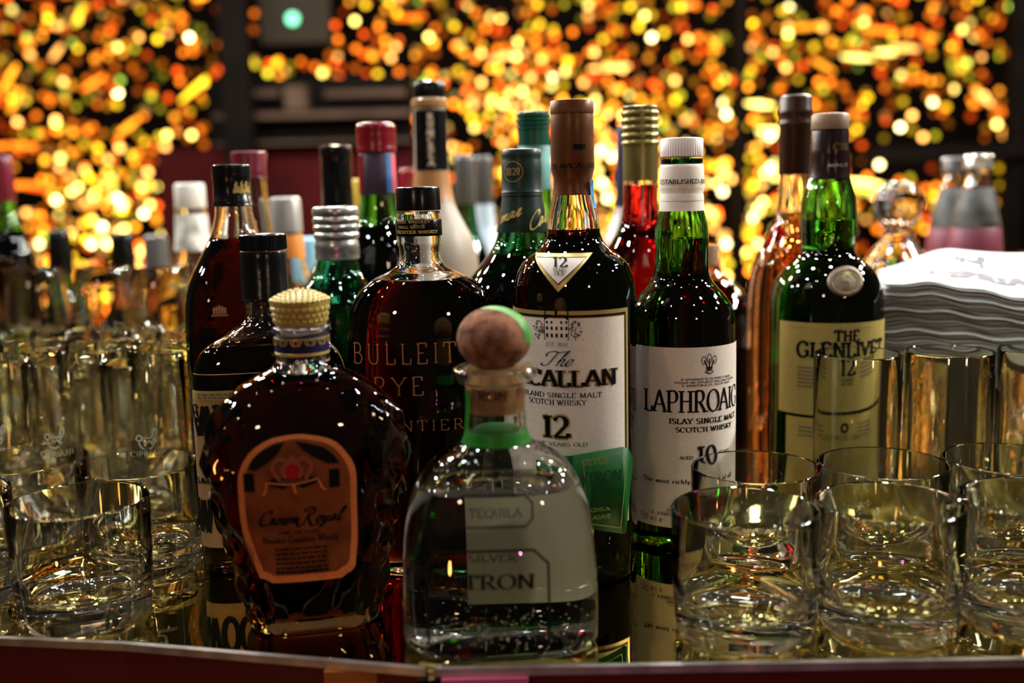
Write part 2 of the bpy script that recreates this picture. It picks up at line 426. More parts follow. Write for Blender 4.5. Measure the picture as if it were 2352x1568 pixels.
# flowing script letters as pen paths (control points of a smooth line)
SCRIPT = {
 'T': (.62, [[(.10, .62), (.12, .86), (.34, .98), (.62, .92), (.92, .98)], [(.56, .93), (.46, .5), (.34, .12), (.16, .0), (.02, .08), (.06, .2)]]),
 'h': (.40, [[(.12, .28), (.34, .82), (.40, 1.0), (.30, .9), (.10, 0)], [(.13, .18), (.27, .44), (.36, .40), (.30, .1), (.36, .0), (.46, .12)]]),
 'e': (.38, [[(.04, .14), (.28, .26), (.30, .42), (.18, .42), (.08, .18), (.16, 0), (.36, .14)]]),
 'C': (.62, [[(.52, .72), (.58, .88), (.46, 1.0), (.20, .86), (.04, .44), (.10, .06), (.30, -.08), (.56, .02), (.66, .14)]]),
 'r': (.34, [[(.0, .0), (.12, .40), (.10, .46), (.22, .42), (.18, .08), (.24, 0), (.36, .14)]]),
 'o': (.38, [[(.26, .42), (.10, .36), (.06, .08), (.20, .0), (.30, .22), (.24, .42), (.38, .36)]]),
 'w': (.54, [[(.02, .34), (.10, .42), (.08, .06), (.18, 0), (.28, .40)], [(.28, .40), (.27, .06), (.36, 0), (.46, .24), (.44, .44), (.54, .36)]]),
 'n': (.50, [[(.02, .34), (.12, .42), (.06, 0)], [(.07, .1), (.24, .42), (.28, .36), (.22, 0)], [(.23, .1), (.38, .42), (.42, .36), (.38, .06), (.50, .1)]]),
 'R': (.84, [[(.34, .96), (.26, .5), (.10, -.10), (-.16, -.20), (-.26, -.04), (-.14, .04)], [(.06, .78), (.02, .98), (.30, 1.12), (.58, .98), (.52, .62), (.26, .5)], [(.28, .5), (.46, .1), (.66, -.22), (.92, -.2), (1.04, .02)]]),
 'y': (.44, [[(.02, .34), (.12, .42), (.10, .08), (.22, .02), (.36, .40)], [(.36, .42), (.24, -.1), (.08, -.36), (-.04, -.22), (.42, .10)]]),
 'a': (.44, [[(.32, .36), (.18, .44), (.06, .12), (.14, 0), (.34, .40)], [(.34, .42), (.30, .08), (.44, .12)]]),
 'l': (.34, [[(.02, .1), (.32, .7), (.34, .96), (.22, .86), (.12, .2), (.20, -.02), (.42, .16)]]),
 ' ': (.2, []),
}
def smooth_path(P, k=6):
    out = []
    Q = [P[0]] + list(P) + [P[-1]]
    for i in range(1, len(Q) - 2):
        a, b, c, d = Q[i - 1:i + 3]
        for j in range(k):
            t = j / k
            out.append(tuple(0.5 * (2 * b[m] + (c[m] - a[m]) * t + (2 * a[m] - 5 * b[m] + 4 * c[m] - d[m]) * t * t + (3 * b[m] - a[m] - 3 * c[m] + d[m]) * t ** 3) for m in (0, 1)))
    out.append(P[-1]); return out
def pen(path, T, t, nib, grow=0.0):
    """a broad-nib stroke as a strip of quads"""
    q = []
    L_, Rr = [], []
    for i, p in enumerate(path):
        a = path[max(0, i - 1)]; b = path[min(len(path) - 1, i + 1)]
        dx, dy = b[0] - a[0], b[1] - a[1]; l = math.hypot(dx, dy) or 1; dx /= l; dy /= l
        ang = math.atan2(dy, dx)
        w = (t + (T - t) * math.sin(ang - nib) ** 2) / 2 + grow
        L_.append((p[0] - dy * w, p[1] + dx * w)); Rr.append((p[0] + dy * w, p[1] - dx * w))
    for i in range(len(path) - 1): q.append((Rr[i], Rr[i + 1], L_[i + 1], L_[i]))
    return q
def letters(txt, h, width=None, track=0.10, T=.17, t=.06, serif=.085, script=False, grow=0.0, sx=1.0):
    """quads centred on (0, 0..h); width scales the line to fit"""
    quads = []; x = 0
    for ch in txt:
        if script:
            adv, S = SCRIPT[ch]
            for P in S:
                P2 = [(px_ + .30 * py_ + x, py_) for px_, py_ in P]
                quads += pen(smooth_path(P2), T, t, R(35), grow)
            x += adv; continue
        adv, S = GL[ch]
        for st in [k.split() for k in S.split(';') if k]:
            k = st[0]; v = [float(w) for w in st[1:]]
            if k == 'L' or k == 'V':
                if k == 'V': v = [v[0], 0, v[0], 1]
                m = 4; P = [(x + v[0] + (v[2] - v[0]) * i / m, v[1] + (v[3] - v[1]) * i / m) for i in range(m + 1)]
                quads += pen(P, T, t, R(12), grow)
                if k == 'V' and serif:
                    for yy in (0, 1):
                        d = t * 0.5 * (1 if yy == 0 else -1)
                        quads += pen([(x + v[0] - T / 2 - serif, yy + d), (x + v[0], yy + d), (x + v[0] + T / 2 + serif, yy + d)], t, t, 0, grow)
            elif k == 'A':
                m = max(5, int(abs(v[5] - v[4]) / 18))
                P = [(x + v[0] + v[2] * math.cos(R(v[4] + (v[5] - v[4]) * i / m)), v[1] + v[3] * math.sin(R(v[4] + (v[5] - v[4]) * i / m))) for i in range(m + 1)]
                quads += pen(P, T, t, R(8), grow)
            elif k in 'Ff' and serif:
                d = t * 0.5 * (1 if v[1] == 0 else -1); wd = T * 0.5 + serif * (1 if k == 'F' else .6)
                quads += pen([(x + v[0] - wd, v[1] + d), (x + v[0] + wd, v[1] + d)], t, t, 0, grow)
        x += adv + track
    w = x - track
    kx = h * sx if width is None else width / w
    return [[((px_ - w / 2) * kx, py_ * h) for px_, py_ in q] for q in quads]
def frame_quads(pts, w):
    """closed outline of width w"""
    q = []; n = len(pts); I, O = [], []
    for i in range(n):
        a, b, c = pts[i - 1], pts[i], pts[(i + 1) % n]
        d1 = Vector((b[0] - a[0], b[1] - a[1])).normalized(); d2 = Vector((c[0] - b[0], c[1] - b[1])).normalized()
        n1 = Vector((-d1.y, d1.x)); n2 = Vector((-d2.y, d2.x)); m = n1 + n2
        m = m / max(0.3, m.length_squared) * 2 if m.length > 1e-6 else n1
        I.append((b[0] + m.x * w / 2, b[1] + m.y * w / 2)); O.append((b[0] - m.x * w / 2, b[1] - m.y * w / 2))
    for i in range(n):
        j = (i + 1) % n; q.append((O[i], O[j], I[j], I[i]))
    return q
def dense(pts, step):
    out = []
    for i in range(len(pts)):
        a, b = pts[i], pts[(i + 1) % len(pts)]; n = max(1, int(math.hypot(b[0] - a[0], b[1] - a[1]) / step))
        out += [(a[0] + (b[0] - a[0]) * k / n, a[1] + (b[1] - a[1]) * k / n) for k in range(n)]
    return out
def ellipse(cx, cz, rx, rz, n=24): return [(cx + rx * math.cos(2 * math.pi * i / n), cz + rz * math.sin(2 * math.pi * i / n)) for i in range(n)]
def blocks(cx, z, w, h, rows, seedv, gap=0.45):
    """lines too small to read: rows of tiny words"""
    r = random.Random(seedv); q = []
    for k in range(rows):
        zz = z - k * h / rows; x = cx - w / 2
        while x < cx + w / 2:
            ww = min(r.uniform(.05, .16) * w, cx + w / 2 - x); hh = h / rows * gap
            n = 3
            for i in range(n): q.append(((x + ww * i / n, zz), (x + ww * (i + 1) / n, zz), (x + ww * (i + 1) / n, zz + hh), (x + ww * i / n, zz + hh)))
            x += ww + .025 * w
    return q
#@@STRUCTURE
# ================================================================== the setting
GOLDMIRROR = pbr('gold_mirror', (0.78, 0.66, 0.26), 0.03, 1.0)
EDGEMETAL = pbr('worn_edge_metal', (0.50, 0.44, 0.40), 0.38, 0.8, noise=0.3, scale=50)
BARFRONT = pbr('bar_front_lacquer', (0.10, 0.014, 0.010), 0.4, spec=0.2)
PINKREFLECT = pbr('pink_reflection_paint', (0.62, 0.11, 0.24), 0.3)
DARK = pbr('dark_stained_wood', (0.0022, 0.0014, 0.001), 0.7, noise=0.4, scale=9, spec=0.03)
WALLBASE = pbr('dark_wall_backing', (0.0012, 0.0008, 0.0006), 0.8, spec=0.02)
REDWALL = pbr('dark_red_wall', (0.022, 0.0008, 0.0008), 0.7, noise=0.45, scale=5, spec=0.05)
SHELFWOOD = pbr('worn_shelf_wood', (0.045, 0.027, 0.018), 0.7, spec=0.05, noise=0.3, scale=8)

E = [(-1.9, 0.83), (-0.235, 0.588), (-0.052, 0.546), (-0.047, 0.5455), (1.9, 0.525)]   # front edge of the bar, bent at the joint
bar = thing('bar_counter', 'gold mirror topped bar counter with a thin metal edge strip', 'counter', (0, 1.0, -1.0))
OFF = Vector((0, -1.0, 1.0))
def bar_part(name, V, F, mat):
    o = link(name, mesh(name, [Vector(v) + OFF for v in V], F), mat, bar, 0); return o
V = []; n = len(E)
for z in (-0.03, 0.0):
    V += [(x, y + 0.004, z) for x, y in E] + [(x, 1.75, z) for x, y in reversed(E)]
m = 2 * n
bar_part('counter_top', V, [tuple(range(m))[::-1], tuple(range(m, 2 * m))] + [(i, (i + 1) % m, m + (i + 1) % m, m + i) for i in range(m)], GOLDMIRROR)
for P in (E[0:3], E[3:5]):
    V = []
    for (x, y) in P:
        V += [(x, y, -0.0042), (x, y, 0.0003), (x, y + 0.0042, 0.0003), (x, y + 0.0042, -0.0042)]
    F = [(4 * i + j, 4 * i + 4 + j, 4 * i + 4 + (j + 1) % 4, 4 * i + (j + 1) % 4) for i in range(len(P) - 1) for j in range(4)]
    F += [(0, 1, 2, 3), tuple(4 * (len(P) - 1) + j for j in (3, 2, 1, 0))]
    bar_part('edge_strip', V, F, EDGEMETAL)
V = []
for (x, y) in E: V += [(x, y + 0.003, -0.0043), (x, y + 0.003, -1.0), (x, y + 0.03, -0.0043), (x, y + 0.03, -1.0)]
F = [f for i in range(len(E) - 1) for f in ((4 * i, 4 * i + 1, 4 * i + 5, 4 * i + 4), (4 * i + 2, 4 * i + 6, 4 * i + 7, 4 * i + 3))]
bar_part('front_panel', V, F, BARFRONT)
for nm, b, mt in (('pink_reflection', (-0.043, 0.005, 0.5425, 0.549, -0.06, -0.0046), PINKREFLECT), ('orange_reflection', (-0.110, -0.058, 0.5555, 0.575, -0.06, -0.0046), pbr('orange_reflection_paint', (0.36, 0.10, 0.02), 0.35)), ('joint_cover', (-0.056, -0.0435, 0.5425, 0.552, -0.06, -0.0046), BLACK)):  # pink and orange boxes are lamp reflections painted as colour on the front
    V, F = [], []; box(V, F, *b); bar_part(nm, V, F, mt)

# back wall of glittering beads; their uplit glints are imitated by emission
WY = 3.2
wall = struct(boxobj('wall_back', (-3.2, 3.2, WY + 0.16, WY + 0.22, -1.0, 2.6), WALLBASE))
struct(boxobj('floor', (-3.4, 3.4, -3.0, 3.6, -1.05, -1.0), DARK))

COLS = {'orange': (1.0, .20, .010), 'red': (.85, .085, .006), 'amber': (1.0, .33, .016), 'yellow': (.95, .55, .016), 'peach': (1.0, .42, .085), 'pale': (1.0, .74, .15), 'olive': (.42, .34, .015), 'green': (.30, .46, .05), 'white': (1.0, .84, .36)}
def bead_mesh(nm, rx, rz, colour, s):
    bm = bmesh.new(); bmesh.ops.create_icosphere(bm, subdivisions=1, radius=1.0)
    for v in bm.verts: v.co.x *= rx; v.co.y *= rz; v.co.z *= rz
    me = bpy.data.meshes.new(nm); bm.to_mesh(me); bm.free()
    me.materials.append(glow('bead_%s_%s' % (colour, s), COLS[colour], s)); return me
BR = 0.0100
def dark_zone(x, y):
    """picture areas of the wall left free of beads: the shelf recess, posts, the monitor"""
    if 478 < x < 905 and 178 < y < 760: return True
    if 905 <= x < 950 and 210 < y < 760: return True
    if 395 < x < 500 and y > 372 - (x - 395) * 0.25: return True
    if 518 < x < 556 and y < 760: return rnd.random() < .8
    if 586 < x < 748 and y < 112 : return True
    if 1683 < x < 1716: return True
    if 2005 < x < 2400 and 318 < y < 372: return True
    if x > 2318 and rnd.random() < .8: return True
    if 640 < x < 740 and 100 < y < 140: return True
    return False
def painted_uplight(x, y):
    """uplight on the wall painted as bead emission: strongest in the low rows"""
    g = 0.42
    g += 1.35 * math.exp(-((x - 250) / 200) ** 2 - ((y - 560) / 190) ** 2)
    g += 0.95 * math.exp(-((x - 1420) / 430) ** 2 - ((y - 430) / 210) ** 2)
    g += 0.55 * math.exp(-((x - 1150) / 260) ** 2 - ((y - 210) / 120) ** 2)
    g += 1.10 * math.exp(-((x - 1730) / 170) ** 2 - ((y - 560) / 200) ** 2)
    g += 0.40 * math.exp(-((x - 2080) / 160) ** 2 - ((y - 520) / 150) ** 2)
    if x > 2150: g *= .75
    return g
HAND = [  # picture column, row, colour, strength of the beads that stand out
 (270, 213, 'white', 60), (128, 275, 'peach', 34), (127, 282, 'pale', 30), (110, 42, 'yellow', 26), (178, 46, 'pale', 34), (188, 14, 'green', 14), (270, 108, 'pale', 28), (435, 86, 'white', 44), (318, 85, 'peach', 22), (362, 90, 'yellow', 24),
 (130, 60, 'peach', 16), (66, 122, 'orange', 20), (70, 126, 'peach', 16), (145, 188, 'pale', 20), (28, 228, 'yellow', 26), (40, 280, 'peach', 30), (440, 310, 'pale', 30), (383, 310, 'pale', 30), (468, 190, 'yellow', 22), (540, 120, 'pale', 24), (560, 95, 'orange', 20), (615, 168, 'olive', 34), (640, 140, 'orange', 16), (556, 175, 'red', 20), (740, 168, 'pale', 28), (775, 130, 'peach', 14), (780, 178, 'red', 20),
 (910, 105, 'peach', 30), (898, 133, 'peach', 26), (855, 130, 'amber', 20), (985, 85, 'pale', 34), (815, 48, 'pale', 32), (840, 10, 'yellow', 18), (895, 5, 'yellow', 20), (912, 30, 'yellow', 20), (1075, 10, 'pale', 26), (1150, 40, 'pale', 38), (1043, 60, 'yellow', 18), (1240, 55, 'yellow', 18), (1235, 10, 'yellow', 18), (1187, 98, 'pale', 30), (1185, 130, 'pale', 40), (1105, 122, 'peach', 30), (1270, 175, 'white', 38), (1245, 135, 'peach', 30), (1275, 82, 'orange', 20), (1365, 120, 'peach', 34), (1385, 155, 'peach', 38), (1430, 158, 'peach', 36), (1340, 190, 'peach', 24), (1200, 210, 'pale', 34), (1130, 225, 'pale', 36), (1155, 240, 'pale', 38), (1083, 270, 'yellow', 26), (1480, 36, 'pale', 36), (1497, 86, 'white', 44), (1467, 62, 'yellow', 22), (1525, 75, 'yellow', 20), (1580, 90, 'peach', 30), (1565, 15, 'yellow', 26), (1650, 190, 'yellow', 26), (1662, 236, 'white', 40), (1668, 262, 'white', 42), (1550, 185, 'peach', 30), (1550, 230, 'yellow', 24),
 (1395, 262, 'peach', 30), (1430, 265, 'pale', 34), (1380, 345, 'white', 52), (1405, 360, 'white', 48), (1383, 420, 'white', 44), (1395, 455, 'white', 46), (1660, 440, 'white', 44), (1640, 500, 'peach', 44), (1668, 560, 'white', 42), (1620, 420, 'peach', 38), (1745, 240, 'white', 46), (1770, 312, 'white', 44), (1770, 385, 'white', 48), (1728, 500, 'white', 46), (1740, 560, 'white', 48), (1735, 620, 'peach', 40), (1812, 18, 'white', 34), (1810, 77, 'pale', 34), (1730, 55, 'yellow', 34), (1775, 120, 'peach', 24), (1805, 155, 'peach', 34), (1985, 50, 'pale', 26), (2138, 33, 'peach', 30), (2210, 68, 'pale', 28), (2238, 84, 'pale', 28), (2320, 15, 'green', 30), (2185, 108, 'yellow', 24), (2220, 145, 'green', 30), (2190, 205, 'pale', 28), (2143, 235, 'white', 40), (2095, 265, 'peach', 32), (2068, 292, 'white', 42), (2120, 315, 'peach', 34), (2290, 285, 'pale', 34), (2260, 220, 'peach', 30), (1990, 360, 'white', 46), (2020, 378, 'white', 48), (2018, 455, 'white', 70), (2110, 470, 'peach', 40), (2150, 430, 'orange', 24), (2070, 172, 'pale', 20), (1980, 240, 'yellow', 28), (1870, 240, 'orange', 24),
 (270, 455, 'white', 50), (130, 460, 'white', 46), (165, 440, 'pale', 40), (210, 560, 'white', 50), (245, 560, 'white', 46), (280, 475, 'white', 50), (330, 490, 'white', 46), (235, 520, 'white', 44), (60, 590, 'peach', 44), (90, 560, 'white', 40), (255, 412, 'white', 44), (325, 430, 'pale', 36), (180, 430, 'pale', 34), (195, 390, 'peach', 30), (275, 340, 'peach', 30), (250, 365, 'peach', 34), (137, 385, 'peach', 28), (15, 395, 'pale', 34), (345, 470, 'pale', 40), (380, 470, 'pale', 38), (340, 395, 'peach', 30), (200, 300, 'orange', 20), (225, 340, 'yellow', 22),
]
beads = []
for (x, y, c, s) in HAND: beads.append((x, y, c, s * 0.50, 1.0))
pal = [('orange', .32), ('red', .18), ('amber', .18), ('yellow', .10), ('peach', .07), ('olive', .11), ('green', .03), ('pale', .01)]
def pick(bright):
    if bright and rnd.random() < .5: return rnd.choice(['peach', 'pale', 'amber', 'yellow', 'peach'])
    r = rnd.random()
    for c, w in pal:
        if r < w: return c
        r -= w
    return 'orange'
tries = 0
while len(beads) < 4700 and tries < 60000:
    tries += 1
    x = rnd.uniform(-420, 2770); y = rnd.uniform(-420, 760)
    if dark_zone(x, y): continue
    g = painted_uplight(x, y)
    if rnd.random() > min(1, .42 + .42 * g): continue
    b = rnd.random() ** 2.2
    s = (1.2 + 15 * b) * (0.30 + 0.80 * g)
    beads.append((x, y, pick(g > .9), s, rnd.uniform(.8, 1.15)))
# the wall goes on above and beside the view
for k in range(3600):
    x = rnd.uniform(-1400, 3750); y = rnd.uniform(-1750, -420)
    beads.append((x, y, pick(False), (1.2 + 15 * rnd.random() ** 2.2) * .75, rnd.uniform(.9, 1.4)))
LEV = [0.35, 0.7, 1.2, 2.0, 3.2, 4.8, 6.8, 9.5, 13, 18, 24]
def lev(s): return min(LEV, key=lambda k: abs(math.log(k / max(.1, s))))
ico = bmesh.new(); bmesh.ops.create_icosphere(ico, subdivisions=1, radius=1.0)
IV = [v.co.copy() for v in ico.verts]; IF = [tuple(v.index for v in f.verts) for f in ico.faces]; ico.free()
order = list(range(len(HAND))) + sorted(range(len(HAND), len(beads)), key=lambda k: -beads[k][3] if (0 < beads[k][0] < 2352 and 0 < beads[k][1] < 640) else 0)
single = set(order[:285]); cache = {}
SV, SF, SM, slots = [], [], [], []
for k, (x, y, c, s, sc) in enumerate(beads):
    p = at(x, y, WY + rnd.uniform(-0.05, 0.12)); q = lev(s * 0.54)
    if k in single:
        if (c, q) not in cache: cache[(c, q)] = bead_mesh('glint_bead', BR, BR, c, q)
        o = bpy.data.objects.new('glint_bead', cache[(c, q)]); COL.objects.link(o); o.location = p; o.parent = wall
    else:
        m = glow('bead_%s_%s' % (c, q), COLS[c], q)
        if m not in slots: slots.append(m)
        n = len(SV); SV += [p + v * BR * sc for v in IV]; SF += [tuple(n + i for i in f) for f in IF]; SM += [slots.index(m)] * len(IF)
st = link('bead_field', mesh('bead_field', SV, SF, SM), slots, wall, 0); st['kind'] = 'stuff'
# long glints of reflecting bars, imitated by short emissive tubes
BARS = [(1155, 130, 60, 'peach', 16, 14), (1400, 155, 90, 'peach', 22, 3), (940, 40, 70, 'orange', 9, 2), (1395, 25, 60, 'orange', 4, 18), (1850, 62, 70, 'amber', 10, 5), (1890, 150, 60, 'amber', 10, -30), (2020, 70, 80, 'orange', 14, -8), (1970, 132, 70, 'pale', 18, -5), (2040, 120, 60, 'pale', 20, -2), (2080, 110, 60, 'peach', 16, -6), (1745, 240, 60, 'pale', 26, -6), (1770, 300, 60, 'pale', 26, -4), (1985, 420, 80, 'pale', 30, -8), (1975, 430, 60, 'yellow', 24, -8),
        (215, 190, 60, 'orange', 16, 30), (20, 180, 70, 'amber', 16, 55), (30, 335, 110, 'orange', 15, 0), (40, 425, 110, 'orange', 14, 0), (295, 290, 60, 'amber', 14, 35), (445, 205, 80, 'yellow', 16, 40), (90, 430, 60, 'red', 14, 0), (35, 230, 60, 'amber', 14, 60), (130, 120, 40, 'peach', 12, 50), (180, 40, 40, 'yellow', 14, 60), (1640, 100, 40, 'amber', 12, -50), (2260, 225, 50, 'peach', 16, -40), (2130, 95, 40, 'orange', 10, -60)]
for (x, y, ln, c, s, ang) in BARS:
    p = at(x, y, WY - 0.02); L2 = ln / FPX * WY / 2
    me = bead_mesh('glint_tube', 1, 1, c, round(s * .28, 1))
    for v in me.vertices:
        v.co = Vector((math.copysign(1, v.co.x) * L2 * (1 if abs(v.co.x) > .3 else .75) if abs(v.co.x) > .1 else 0, v.co.y * BR * .8, v.co.z * BR * .8))
    o = bpy.data.objects.new('glint_tube', me); COL.objects.link(o); o.location = p; o.rotation_euler = (0, -R(ang) , 0); o.parent = wall

# dark shelf recess in the wall, posts and the wall monitor
def wbox(name, x0, x1, y0, y1, Ya, Yb, mat, parent=None):
    a, b = at(x0, y1, Ya), at(x1, y0, Ya)
    return boxobj(name, (a.x, b.x, Ya, Yb, a.z, b.z), mat, parent)
rec = struct(wbox('wall_recess', 398, 960, 330, 900, 3.04, 3.14, REDWALL))
shelf = thing('wall_shelf_unit', 'dark wooden shelf unit set in the bead wall above the red panel', 'shelf', at(715, 330, 3.0))
def child_box(nm, x0, x1, y0, y1, Ya, Yb, mat, par):
    o = wbox(nm, x0, x1, y0, y1, Ya, Yb, mat); o.parent = par; o.location = -Vector(par.location); return o
child_box('back_board', 486, 946, 172, 336, 3.06, 3.10, DARK, shelf)
child_box('shelf_board', 490, 944, 252, 274, 2.96, 3.06, SHELFWOOD, shelf)
child_box('shelf_board', 490, 944, 318, 334, 2.96, 3.06, SHELFWOOD, shelf)
child_box('divider', 655, 700, 196, 252, 2.98, 3.06, SHELFWOOD, shelf)
child_box('drawer_front', 565, 640, 205, 222, 3.0, 3.06, SHELFWOOD, shelf)
child_box('drawer_front', 745, 930, 205, 222, 3.0, 3.06, SHELFWOOD, shelf)
mon = thing('wall_monitor', 'dull grey monitor panel with a round green lamp', 'monitor', at(680, 60, 3.05))
child_box('screen', 600, 752, -60, 100, 3.06, 3.09, pbr('grey_screen', (0.016, 0.012, 0.008), 0.7, spec=0.05), mon)
g = lathe_obj('indicator_lamp', [(.0, -.004), (.0135, -.004), (.0165, .0), (.0135, .006), (.0, .008)], glow('green_lamp', (.20, .80, .42), 4.2), mon, 20)
g.location = at(672, 43, 3.03) - Vector(mon.location); g.rotation_euler = (R(90), 0, 0)
for k, (x0, x1, y0, y1) in enumerate(((519, 545, -300, 380), (1690, 1714, -300, 900), (2328, 2352, -300, 900))):
    struct(wbox('trim_%d' % (k + 3), x0, x1, y0, y1, 2.9, 2.95, DARK))
struct(wbox('trim_6', 2010, 2480, 326, 366, 2.86, 3.0, DARK))

# ================================================================== bottles
def caps(B, name, prof, mat, **k): return B.cyl(name, prof, mat, **k)

# --- peaty whisky: green bottle, white label (in focus)
B = Bottle('whisky_bottle', 'green glass whisky bottle with white cap and plain white front label', 1566, 340, 0.752,
    [(None, 118), (1240, 119), (1000, 121), (800, 122), (745, 121.5), (725, 120), (710, 117), (695, 109.5), (680, 99), (665, 86), (651, 73), (639, 66), (626, 62.5), (600, 61), (565, 61.2), (527, 60.5), (505, 56), (484, 50.5), (455, 47), (430, 46), (366, 45)], GREEN, WHISKY, 548)
lr = [(361, 46.5), (361, 47.2), (322, 47.2), (319, 46), (318, 40)]
caps(B, 'screw_cap', lr, WHITECAP, seg=96, mod=knurl(96, .035, zpx(1566, 361.5, .752), zpx(1566, 321, .752)))
caps(B, 'glass_collar', [(378, 46), (377, 47.5), (368, 47.5), (366, 45)], DKGREEN)
col = caps(B, 'paper_collar', [(485, 52), (470, 50.2), (452, 49.2), (446, 48), (436, 51.2), (430, 51.8), (386, 50), (380, 48.8), (379, 47.6)], PAPER, seg=64)
B.cyl('collar_point', [(462, 50.6), (452, 50), (446, 48.8)], PAPER, parent=None)
def rline(B, txt, px0, px1, pyb, pyt, mat, parent, nm='lettering', off=.0005, R_=None, **k):
    """print a line between two picture columns on the bottle's surface"""
    z0, z1 = B.z(pyb), B.z(pyt); u0, u1 = B.u(px0, pyb), B.u(px1, pyb)
    return B.ink(nm, letters(txt, z1 - z0, u1 - u0, **k), (u0 + u1) / 2, z0, mat, parent, off)
def onneck(B, txt, px0, px1, pyb, pyt, hw, mat, parent, **k):
    """print a line on a collar of half width hw"""
    z0, z1 = zpx(B.cx, pyb, B.Y - .018), zpx(B.cx, pyt, B.Y - .018); a = B.px(hw, z0)
    c = B.cx; f = lambda p: a * math.asin(max(-.99, min(.99, (p - c) / hw)))
    u0, u1 = f(px0), f(px1); V, F = [], []
    for q in letters(txt, z1 - z0, u1 - u0, **k):
        n = len(V)
        for p in q:
            t = -math.pi / 2 + ((u0 + u1) / 2 + p[0]) / a; V.append(((a + .0004) * math.cos(t), (a + .0004) * math.sin(t), z0 + p[1]))
        F.append((n, n + 1, n + 2, n + 3))
    return link('lettering', mesh('lettering', V, F), mat, parent, 0)
onneck(B, 'ESTABLISHED 1815', 1519, 1640, 423, 413, 52.5, INK, col, T=.2, t=.1)
ul, ur = B.u(1464, 990), B.u(1691, 990)
lab = B.sheet('front_label', ul, ur + .004, B.z(1214), B.z(800), PAPER, nv=16, nu=40)
rline(B, 'LAPHROAIG', 1485, 1702, 949, 899, INK, lab, T=.19, t=.06, track=.05, serif=.10)
rline(B, 'ISLAY SINGLE MALT', 1539, 1681, 975, 963, INK, lab, T=.24, t=.12)
rline(B, 'SCOTCH WHISKY', 1553, 1673, 994, 983, INK, lab, T=.24, t=.12)
rline(B, 'BY APPOINTMENT TO THE PRINCE OF WALES', 1564, 1670, 875.5, 871, INK, lab, T=.22, t=.14, serif=0)
rline(B, 'DISTILLER AND SUPPLIER OF SINGLE MALT SCOTCH', 1550, 1677, 882.5, 878, INK, lab, T=.22, t=.14, serif=0)
rline(B, 'D. JOHNSTON & CO., ISLE OF ISLAY', 1566, 1669, 889.5, 885, INK, lab, T=.22, t=.14, serif=0)
rline(B, '10', 1597, 1640, 1071, 1027, GREYINK, lab, T=.22, t=.10, off=.00045, track=.10)
rline(B, '10', 1598, 1639, 1069, 1029, INK, lab, T=.13, t=.04, off=.0006, track=.14)
rline(B, 'AGED', 1562, 1590, 1056, 1049, INK, lab, T=.22, t=.12)
rline(B, 'YEARS', 1646, 1667, 1050, 1043, INK, lab, T=.22, t=.12)
rline(B, 'The most richly flavoured of all', 1483, 1672, 1112, 1102, INK, lab, T=.2, t=.11, serif=.06)
rline(B, '1815', 1614, 1648, 1140, 1117, INK, lab, T=.17, t=.06)
rline(B, 'EST', 1580, 1596, 1138, 1130, INK, lab, T=.2, t=.1); rline(B, 'ESTD', 1652, 1668, 1132, 1124, INK, lab, T=.2, t=.1)
rline(B, 'DISTILLED AND BOTTLED IN SCOTLAND BY', 1534, 1682, 1178, 1171, INK, lab, T=.2, t=.1)
rline(B, 'D. JOHNSTON & CO. DISTILLERY ISLE OF ISLAY', 1501, 1684, 1187, 1180, INK, lab, T=.2, t=.1)
rline(B, '750 ml e', 1475, 1524, 1203, 1189, INK, lab, T=.11, t=.09, serif=0)
B.ink('rule_line', [[(B.u(1538 + 7 * i, 1166), 0), (B.u(1545 + 7 * i, 1166), 0), (B.u(1545 + 7 * i, 1166), .0003), (B.u(1538 + 7 * i, 1166), .0003)] for i in range(20)], 0, B.z(1166), INK, lab)
# three-feather crest
q = []
cz = B.z(842); cu = B.u(1625, 842)
for dx, s in ((0, 1), (-.0042, .8), (.0042, .8)):
    q += frame_quads(dense(ellipse(dx, .0045 * s, .0017, .0034 * s, 12), .001), .0005)
    q += pen([(dx * .2, -.004), (dx * .6, .001), (dx, .0045 * s)], .0009, .0007, 0)
for i in range(7):
    q += frame_quads(ellipse((i % 3 - 1) * .0017, -.0018 - .0014 * (i // 3), .0008, .0007, 8), .00035)
q += pen([(-.0035, -.0045), (0, -.0062), (.0035, -.0045)], .0009, .0007, 0)
B.ink('crest', q, cu, cz, INK, lab)

# --- sherry whisky with copper capsule
B = Bottle('whisky_bottle', 'dark amber whisky bottle with tall copper capsule and gold-framed cream label', 1314, 300, 0.700,
    [(None, 135), (1200, 137), (900, 139), (715, 140), (680, 139.5), (650, 137), (622, 130), (602, 119), (587, 104), (576, 88), (566, 76), (555, 68), (540, 62.5), (522, 60.5), (495, 57), (470, 51), (450, 47), (420, 43), (300, 43), (240, 42)], CLEAR, DKWHISKY, 527)
c = caps(B, 'capsule', [(449, 47.6), (432, 44.5), (412, 44), (396, 47.5), (391, 49), (389, 49.6), (300, 49), (266, 49), (264, 48.4), (262, 49)], COPPER, seg=64)
caps(B, 'screw_cap', [(262, 49.2), (236, 49.2), (233, 48), (232, 42)], COPPER, seg=128, mod=knurl(128, .018, zpx(1314, 262.5, .70), zpx(1314, 235, .70)))
onneck(B, 'MACALLAN', 1287, 1362, 387, 375, 50.3, INK, c, T=.2, t=.08)
onneck(B, 'N', 1268, 1276, 387, 375, 50.3, INK, c, T=.2, t=.08)
onneck(B, 'III', 1318, 1342, 343, 332, 49.8, INK, c, T=.4, t=.3)
